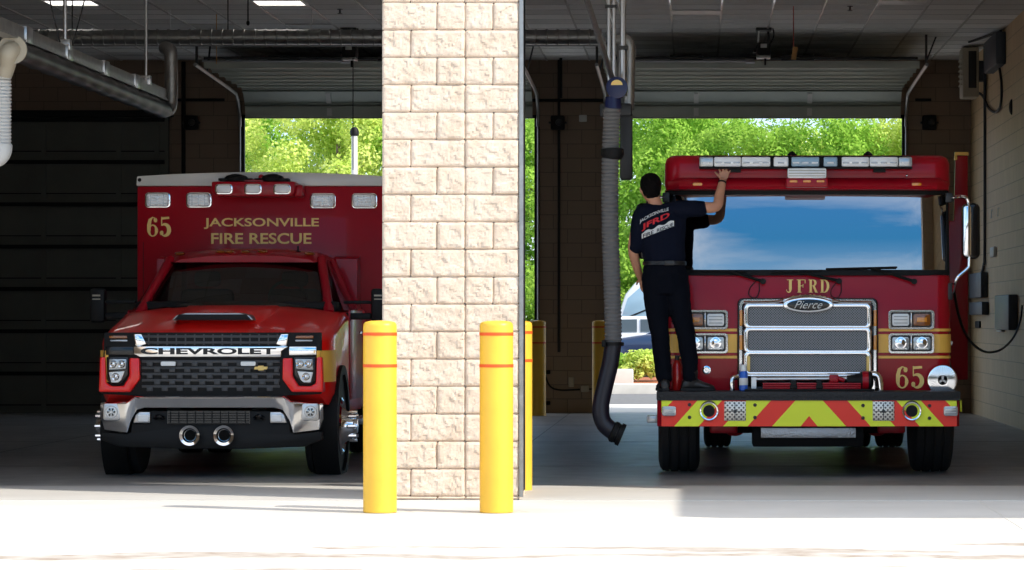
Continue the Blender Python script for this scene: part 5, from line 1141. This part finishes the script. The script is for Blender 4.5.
# box body
YX = 30.1; bc = X(261, YX); bh = 124/(F/YX)
def Q(px, py): return X(px, YX), Z(py, YX)
zt0 = Z(186, YX)
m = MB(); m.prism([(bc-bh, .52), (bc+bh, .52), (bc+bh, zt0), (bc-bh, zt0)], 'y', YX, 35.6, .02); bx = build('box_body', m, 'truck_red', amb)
m = MB(); top = [(bc-bh+2*bh*k/20, Z(176.2, YX)+(Z(172, YX)-Z(176.2, YX))*(1-(1-2*k/20)**2)) for k in range(21)]
m.prism([(bc-bh-.008, zt0), (bc+bh+.008, zt0)]+top[::-1], 'y', YX-.012, 35.62, .012); cp = build('box_roof', m, 'white_paint', bx)
m = MB(); m.ell((Q(139.8, 180)[0], YX-.014, Q(139.8, 180)[1]), .018, .01, .018, 12, 8); build('rivet', m, 'black_plastic', cp)
for i, (px, py) in enumerate(((158, 200.2), (199.2, 200.2), (323, 201), (364.5, 201))):
    x, z = Q(px, py); m = MB(); m.prism(rrect(x-.122, x+.122, z-.075, z+.075, .04), 'y', YX-.02, YX, .008); bz2 = build('light_bezel', m, 'chrome', bx)
    m = MB(); m.prism(rrect(x-.108, x+.108, z-.062, z+.062, .03), 'y', YX-.05, YX-.015, .016); l = build('lens', m, 'lens_white', bz2)
    m = MB()
    for q in (-.03, 0, .03): m.box(x-.09, x+.09, YX-.053, YX-.04, z+q-.003, z+q+.003)
    for q in (-.06, 0, .06): m.box(x+q-.003, x+q+.003, YX-.0535, YX-.04, z-.05, z+.05)
    build('lens_rib', m, 'lens_grey', l)
yp = YX-.28; m = MB(); m.prism([A(211.5, 181.5, yp), A(295, 181.5, yp), A(295, 193, yp), (X(291, yp), Z(196.5, yp)), (X(219, yp), Z(196.5, yp)), A(211.5, 193, yp)], 'y', yp, YX+.02, .015); pod = build('light_pod', m, 'truck_red', bx)
for px in (224, 253.2, 282.2):
    x, z = A(px, 189.2, yp); m = MB(); m.prism(rrect(x-.083, x+.083, z-.05, z+.05, .035), 'y', yp-.015, yp+.01, .006); b2 = build('light_bezel', m, 'chrome', pod)
    m = MB(); m.prism(rrect(x-.07, x+.07, z-.038, z+.038, .028), 'y', yp-.035, yp-.01, .012); build('lens', m, 'lens_white', b2)
for px in (236, 272): m = MB(); x, z = A(px, 180, yp+.1); m.lathe((x, yp+.12, z-.01), (0, 0, 1), [(0, .10), (.03, .11), (.05, .09), (.065, .04), (.07, 0)], 20); m.box(x-.16, x+.16, yp+.05, yp+.2, z-.01, z+.015, .006); build('beacon', m, 'black_plastic', pod)
m = MB(); m.box(X(244, yp), X(262, yp), yp+.05, yp+.15, Z(181, yp), Z(179, yp)); m.ell((X(260, yp), yp+.1, Z(177, yp)), .03, .03, .03); m.box(X(292, yp), X(302, yp), yp+.08, YX, Z(197, yp), Z(184, yp), .03); build('pod_bracket', m, 'truck_red', pod)
yt2 = YX-.002
m = MB(); m.text('JACKSONVILLE', Q(204, 0)[0], Q(319, 0)[0], Q(0, 229)[1], Q(0, 218)[1], yt2, .005, off=.02); build('lettering', m, 'gold', bx); m = MB(); m.text('FIRE RESCUE', Q(211.3, 0)[0], Q(311.5, 0)[0], Q(0, 244)[1], Q(0, 233)[1], yt2, .005, off=.02); build('lettering', m, 'gold', bx)
m = MB(); serif(m, '65', Q(147, 0)[0], Q(171, 0)[0], Q(0, 236.5)[1], Q(0, 216.8)[1], yt2, gap=.08, fat=1.35); build('number', m, 'gold', bx)
m = MB()
for s in (-1, 1): m.box(bc+s*(bh-.02), bc+s*(bh+.006), YX-.005, 35.5, Z(373, YX), Z(344, YX))
m.box(bc+.9, bc+bh-.01, YX-.006, YX+.01, Z(373, YX), Z(344, YX)); m.box(bc-bh+.01, bc-.9, YX-.006, YX+.01, Z(373, YX), Z(344, YX)); build('box_stripe', m, 'gold_stripe', bx)
m = MB(); m.box(bc-bh-.004, bc-.85, YX-.008, YX+.01, .52, Z(375, YX)); m.box(bc+.85, bc+bh+.004, YX-.008, YX+.01, .52, Z(375, YX)); build('stone_guard', m, 'plate', bx)
for s in (-1, 1):
    for k in range(3): m = MB(); m.box(bc+s*(bh-.01), bc+s*(bh+.012), 30.4+k*1.7, 31.9+k*1.7, .95 if k == 1 else .6, 2.3, .005); build('locker_door', m, 'truck_red', bx)
m = MB(); m.box(Q(143, 0)[0], Q(143.6, 0)[0], YX-.003, YX+.005, Z(300, YX), Z(242, YX)); build('panel_seam', m, 'black_plastic', bx)

# ------------------------------------------------------------------ the man on the bumper
YM = 27.14
def mp(px, py, dy=0.): return at(px, py, YM+dy)
man = thing('person', (X(676, YM), YM, DZ), 'person in navy shirt and trousers standing on the bumper with the right arm raised', 'person')
def oval_loft(m, secs, n=20):
    """secs: (center Vector, half width x, half depth y); rings horizontal"""
    m.loft([[c+Vector((a*math.cos(2*PI*k/n), b*math.sin(2*PI*k/n), 0)) for k in range(n)] for c, a, b in secs])
def limb(m, pts, rs, n=14, sub=5):
    P = smooth_path(pts, sub); R = np.interp(np.linspace(0, len(pts)-1, len(P)), range(len(pts)), rs).tolist(); m.tube(P, R, n)
    m.ell(P[0], R[0], R[0], R[0], 12, 8); m.ell(P[-1], R[-1], R[-1], R[-1], 12, 8)
def remesh(name, m, mt, parent, vox, smooth=4, noise_=None):
    o = build('tmp', m, mt, None); 
    md = o.modifiers.new('r', 'REMESH'); md.mode = 'VOXEL'; md.voxel_size = vox; md.use_smooth_shade = True
    s_ = o.modifiers.new('s', 'SMOOTH'); s_.iterations = smooth; s_.factor = .5
    bpy.context.view_layer.update(); me = bpy.data.meshes.new_from_object(o.evaluated_get(bpy.context.evaluated_depsgraph_get())); me.name = name
    bpy.data.objects.remove(o)
    org = root_of(parent).location
    for v in me.vertices:
        co = v.co.copy()
        if noise_: co += v.normal*noise_(co)
        v.co = co-org
    me.materials.clear(); me.materials.append(MATS[mt])
    for p in me.polygons: p.use_smooth = True
    o = bpy.data.objects.new(name, me); COL.objects.link(o); o.parent = parent; return o
# joints
hipL, hipR = mp(654.5, 282), mp(675.5, 282); kL, kR = mp(659.5, 334, -.03), mp(686, 334, -.02); aL, aR = mp(664, 381, -.0), mp(691, 380, 0)
shL, shR = mp(642, 213, .0), mp(684, 208, .0); elL = mp(633, 249, .03); wrL = mp(640, 277, .16); elR = mp(716, 206.5, .02); wrR = mp(722.5, 181, .14)
neck0, neck1 = mp(659, 211, 0), mp(653.5, 199, .02); head = mp(650.5, 188, .035)
m = MB()
oval_loft(m, [(mp(665, 292), .165, .11), (mp(665, 278), .17, .12), (mp(664, 262), .145, .105), (mp(664, 245), .15, .105), (mp(663, 228), .17, .11), (mp(662, 216), .17, .10), (mp(661, 209), .10, .08)])
limb(m, [neck0+Vector((0, 0, -.02)), neck1], [.065, .056]); 
m.ell(head, .083, .098, .118, 20, 14); m.ell(head+Vector((-.0, .03, -.05)), .062, .07, .075)
fw = Vector((-.25, 1, 0)).normalized(); sd = Vector((1, .25, 0)).normalized()
m.tube([head+fw*.09+Vector((0, 0, .0)), head+fw*.115+Vector((0, 0, -.025)), head+fw*.09+Vector((0, 0, -.035))], [.008, .015, .012], 8)      # nose
for s in (-1, 1): m.ell(head+sd*s*.083+Vector((0, .0, -.015)), .012, .022, .032, 10, 8)
m.tube([head+fw*.088-sd*.025+Vector((0, 0, -.062)), head+fw*.098+Vector((0, 0, -.06)), head+fw*.088+sd*.025+Vector((0, 0, -.062))], .008, 6)
limb(m, [shR, mp(700, 207.5, .01), elR, mp(719.5, 195, .08), wrR], [.062, .052, .045, .042, .030])
limb(m, [shL, mp(636, 232, .01), elL, mp(636, 264, .09), wrL], [.060, .050, .044, .040, .029])
limb(m, [hipL, kL, mp(661, 352, .01), aL], [.085, .06, .055, .042]); limb(m, [hipR, kR, mp(689, 352, .01), aR], [.085, .06, .055, .042])
# right hand, flat on the roof fascia, back of the hand towards us
yh = YC-.035
def hp(px, py, y=yh-.012): return at(px, py, y)
m.loft([[hp(px, py)+Vector((w*math.cos(2*PI*k/12)*(F/27)/ (F/27), t_*math.sin(2*PI*k/12), 0)) for k in range(12)] for px, py, w, t_ in ((722.6, 182.5, .026, .020), (723.5, 179, .033, .016), (724.3, 175.5, .042, .014), (724.6, 172.2, .041, .012))])
fing = [((720.8, 173), (719.4, 169.8), (718.9, 166.6), .0092), ((723.4, 172.6), (723, 168.8), (723, 165.2), .0097), ((726, 172.8), (726.8, 169.2), (727.4, 165.9), .0092), ((728.3, 173.8), (730, 171), (731.6, 168.4), .0082)]
for a, b, c_, r in fing: m.tube([hp(*a), hp(*b, yh-.022), hp(*c_, yh-.006)], [r*1.1, r, r*.82], 10); m.ell(hp(*c_, yh-.006), r*.82, r*.82, r*.82, 8, 6)
m.tube([hp(721, 178), hp(717.6, 174.8, yh-.018), hp(715.2, 172, yh-.008)], [.014, .0115, .0085], 10); m.ell(hp(715.2, 172, yh-.008), .0085, .0085, .0085, 8, 6)
# left hand resting against the hip in front of the body
hb0 = wrL; m.loft([[hb0+Vector((.012+dx, dy+.014*math.sin(2*PI*k/10)*1.0, dz))+Vector((.034*w*math.cos(2*PI*k/10), 0, 0)) for k in range(10)] for dx, dy, dz, w in ((0, 0, .01, .7), (.01, .01, -.03, 1), (.02, .015, -.075, 1.1))])
for i, q in enumerate((-.026, -.008, .010, .027)): p = hb0+Vector((.032+q, .015, -.075)); m.tube([p, p+Vector((.006, .012, -.03)), p+Vector((.018, .0, -.052-.004*(1-abs(i-1.3))))], [.0105, .0095, .008], 8)
m.tube([hb0+Vector((.0, .01, -.02)), hb0+Vector((-.025, .025, -.045)), hb0+Vector((-.028, .03, -.07))], [.013, .011, .009], 8)
for a in (aL, aR): m.ell(a+Vector((0, 0, -.03)), .035, .05, .05)
body = remesh('body', m, 'skin', man, .0065, 2)
# eyes
for s in (-1, 1): m = MB(); m.ell(head+fw*.083+sd*s*.031+Vector((0, 0, .006)), .013, .011, .010, 12, 8); build('eye', m, 'letter_white', body); 
# hair
m = MB(); m.ell(head+Vector((.003, -.018, .026)), .0925, .098, .103, 22, 14); m.ell(head+Vector((.008, -.04, -.035)), .075, .055, .065); m.ell(head+Vector((.0, .02, .06)), .086, .09, .068)
for s in (-1, 1): m.ell(head+sd*s*.072+Vector((0, .012, .01)), .016, .025, .05, 10, 8)
hair = remesh('hair', m, 'hair', man, .007, 2, lambda c: .004*noise.noise(c*60))
# clothes
fold = lambda c: .007*noise.noise(Vector((c.x*9, c.y*9, c.z*5)))+.004*noise.noise(c*22)
m = MB()
oval_loft(m, [(mp(664, 266), .168, .125), (mp(664, 258), .180, .13), (mp(663, 244), .188, .13), (mp(662.5, 230), .200, .13), (mp(662, 219), .205, .125), (mp(661, 212), .165, .105), (mp(659.5, 207.5), .095, .085), (mp(658.5, 205), .07, .07)])
limb(m, [mp(660, 214), mp(672, 210.5), mp(683, 209.2), mp(692, 208.8, .0), mp(701, 208.3, .01)], [.085, .078, .080, .074, .067]); limb(m, [mp(660, 214), mp(650, 212.5), mp(643, 215), mp(638.5, 230, .01), mp(636.3, 246, .025)], [.085, .078, .080, .074, .068])
shirt = remesh('shirt', m, 'navy_cloth', man, .009, 4, fold)
m = MB()
oval_loft(m, [(mp(664.5, 263), .170, .128), (mp(665, 275), .197, .14), (mp(665, 286), .2, .135), (mp(665, 294), .185, .12)])
limb(m, [mp(655, 286), mp(657, 310, -.01), mp(660, 334, -.03), mp(662, 356, 0), mp(664.5, 377, 0)], [.108, .096, .080, .076, .070]); limb(m, [mp(676, 286), mp(680, 310, -.01), mp(685.5, 334, -.02), mp(689, 356, 0), mp(690.5, 377, 0)], [.108, .098, .080, .072, .066])
trou = remesh('trousers', m, 'trouser_cloth', man, .009, 4, lambda c: .010*noise.noise(Vector((c.x*8, c.y*8, c.z*6)))+.005*noise.noise(c*20))
m = MB(); oval_loft(m, [(mp(664.5, 265.2), .183, .138), (mp(664.5, 265), .187, .142), (mp(664.5, 261.4), .184, .139), (mp(664.5, 261.2), .180, .135)], 28); belt = build('belt', m, 'leather', man)
m = MB(); x0, z0 = mp(664.5, 265.6).x, mp(0, 265.6).z; m.box(x0, mp(674.5, 0).x, YM-.155, YM-.13, z0, mp(0, 260.8).z, .006); build('belt_pouch', m, 'steel_dark', belt)
# boots
for ank, toe in ((aL, Vector((-.02, .12, 0))), (aR, Vector((.20, .03, 0)))):
    m = MB(); g = DZ; d = toe.normalized(); q = Vector((-d.y, d.x, 0)); b = Vector((ank.x, ank.y, g)); Lh = .17 if toe.x > .1 else .15
    def sec(u, w, h, z0=0.): c = b+d*u; return [c+q*w*math.cos(t)+Vector((0, 0, z0+h*(.5+.5*math.sin(t)))) for t in [2*PI*k/16 for k in range(16)]]
    m.loft([sec(-.085, .025, .07), sec(-.07, .042, .10), sec(-.02, .046, .12), sec(.05, .046, .105), sec(.11, .05, .075), sec(.16, .048, .06), sec(.195, .03, .045), sec(.205, .012, .03)])
    limb(m, [ank+Vector((0, 0, .06)), Vector((ank.x, ank.y, g+.09)), Vector((ank.x, ank.y, g+.05))], [.062, .055, .05])
    bt = remesh('boot', m, 'leather', man, .008, 3, lambda c: .002*noise.noise(c*30))
    m = MB(); m.prism([( (b+d*u+q*w).x, (b+d*u+q*w).y) for u, w in ((-.09, -.03), (-.09, .03), (-.03, .046), (.05, .047), (.12, .052), (.18, .045), (.21, .015), (.21, -.015), (.18, -.045), (.12, -.052), (.05, -.047), (-.03, -.046))], 'z', g-.001, g+.022, .004); build('sole', m, 'rubber', bt)
# wrist band
m = MB(); P = smooth_path([elR, mp(719.5, 195, .08), wrR], 6); c_ = P[-2]; d = (P[-1]-P[-3]).normalized(); m.lathe(c_-d*.008, d, [(0, .03), (0, .0375), (.014, .0365), (.014, .03)], 20); build('wrist_band', m, 'black_plastic', man)
# print on the back of the shirt (projected onto the cloth)
dg = bpy.context.evaluated_depsgraph_get(); bpy.context.view_layer.update()
from mathutils.bvhtree import BVHTree
bv_ = BVHTree.FromPolygons([v.co+man.location for v in shirt.data.vertices], [p.vertices[:] for p in shirt.data.polygons])
def on_back(m, th=.004):
    out = []
    for v in m.v:
        hit = bv_.ray_cast(Vector((v[0], YM-1, v[2])), Vector((0, 1, 0)))[0]
        out.append((v[0], (hit.y if hit else YM)-.003+v[1], v[2]))
    m.v = out; return m
def back_text(body, pa, pb, h, bold=0., arch=0.):
    """text along a slanted base line from pixel pa to pb, h pixels high"""
    m = MB(); m.text(body, 0, 1, 0, 1, 0, .003, off=bold)
    V = []
    for v in m.v:
        px = pa[0]+(pb[0]-pa[0])*v[0]; py = pa[1]+(pb[1]-pa[1])*v[0]-arch*math.sin(PI*min(1, max(0, v[0])))
        c_ = at(px, py-h*v[2], YM-.13); V.append((c_.x, v[1], c_.z))
    m.v = V; return on_back(m)
build('shirt_lettering', back_text('JACKSONVILLE', (639.5, 224), (668.5, 211.5), 4.2, .012, 1.6), 'letter_white', shirt)
build('shirt_emblem', back_text('JFRD', (641.5, 231.5), (669.5, 218.8), 7.2, .03), 'letter_red', shirt)
m = MB(); n_ = 24; V = []
for j in range(4):
    for i in range(n_+1):
        u = i/n_; px = 641.5+(674-641.5)*u; py = 238.6+(226-238.6)*u-(5.2+(2.2*(.5+.5*math.sin(u*25))) if 0 else 5.0)*j/3-(1.8*math.sin(u*9)**2 if j == 3 else 0); c_ = at(px, py, YM-.13); V.append((c_.x, 0, c_.z))
m.add(V, [(j*(n_+1)+i, j*(n_+1)+i+1, (j+1)*(n_+1)+i+1, (j+1)*(n_+1)+i) for j in range(3) for i in range(n_)]); build('shirt_banner', on_back(m), 'letter_white', shirt, fix=False)
for w_, pa, pb in (('FIRE', (643, 237.8), (653.5, 233.7)), ('RESCUE', (657, 232.4), (673, 226.2))): t_ = back_text(w_, pa, pb, 3.6, .012); t_.v = [(v[0], v[1]-.002, v[2]) for v in t_.v]; build('shirt_motto', t_, 'navy_cloth', shirt)

# ------------------------------------------------------------------ sky, sun, camera
w = bpy.data.worlds.new('sky'); SC.world = w; w.use_nodes = True; nt = w.node_tree; nt.nodes.clear()
N = nt.nodes.new; L = nt.links.new
o = N('ShaderNodeOutputWorld'); bg = N('ShaderNodeBackground'); tc = N('ShaderNodeTexCoord'); sp = N('ShaderNodeSeparateXYZ')
L(tc.outputs['Generated'], sp.inputs[0])
r = N('ShaderNodeValToRGB'); e = r.color_ramp.elements; e[0].position = 0; e[0].color = (.80, .84, .88, 1); e[1].position = 1; e[1].color = (.34, .42, .56, 1)
a = e.new(.10); a.color = (.30, .52, .76, 1); a = e.new(.24); a.color = (.05, .27, .56, 1); a = e.new(.38); a.color = (.06, .27, .62, 1); a = e.new(.55); a.color = (.34, .44, .60, 1)
L(sp.outputs[2], r.inputs[0])
mp_ = N('ShaderNodeMapping'); mp_.inputs['Scale'].default_value = (1.0, 1.0, 3.2); mp_.inputs['Location'].default_value = (.35, .2, 0); L(tc.outputs['Generated'], mp_.inputs[0])
n1 = N('ShaderNodeTexNoise'); n1.inputs['Scale'].default_value = 2.1; n1.inputs['Detail'].default_value = 8; n1.inputs['Roughness'].default_value = .55; L(mp_.outputs[0], n1.inputs[0])
r2 = N('ShaderNodeValToRGB'); r2.color_ramp.elements[0].position = .54; r2.color_ramp.elements[1].position = .98; ma_ = N('ShaderNodeMath'); ma_.operation = 'MULTIPLY_ADD'; ma_.inputs[1].default_value = .42; L(sp.outputs[2], ma_.inputs[0]); L(n1.outputs[0], ma_.inputs[2]); L(ma_.outputs[0], r2.inputs[0])
mx = N('ShaderNodeMix'); mx.data_type = 'RGBA'; mx.inputs[7].default_value = (.92, .93, .95, 1); L(r2.outputs[0], mx.inputs[0]); L(r.outputs[0], mx.inputs[6])
L(mx.outputs[2], bg.inputs[0]); bg.inputs[1].default_value = 2.1; L(bg.outputs[0], o.inputs[0])
sd_ = bpy.data.lights.new('sun', 'SUN'); sd_.energy = 5.6; sd_.angle = .009; sd_.color = (1, .92, .80)
so = bpy.data.objects.new('sun', sd_); COL.objects.link(so); so.rotation_euler = Vector((1.165, -.58, 1)).to_track_quat('Z', 'Y').to_euler(); so.location = (10, 0, 20)
cam = bpy.data.cameras.new('camera'); cam.sensor_width = 36; cam.lens = F*36/1024; cam.shift_x = -(CX-512)/1024; cam.shift_y = (CY-288)/1024; cam.clip_end = 500
co = bpy.data.objects.new('camera', cam); COL.objects.link(co); co.location = (0, 0, EYE); co.rotation_euler = (PI/2, 0, 0); SC.camera = co
SC.view_settings.view_transform = 'Standard'; SC.view_settings.look = 'None'; SC.view_settings.gamma = 1; SC.view_settings.exposure = -.10; SC.view_settings.use_curve_mapping = False
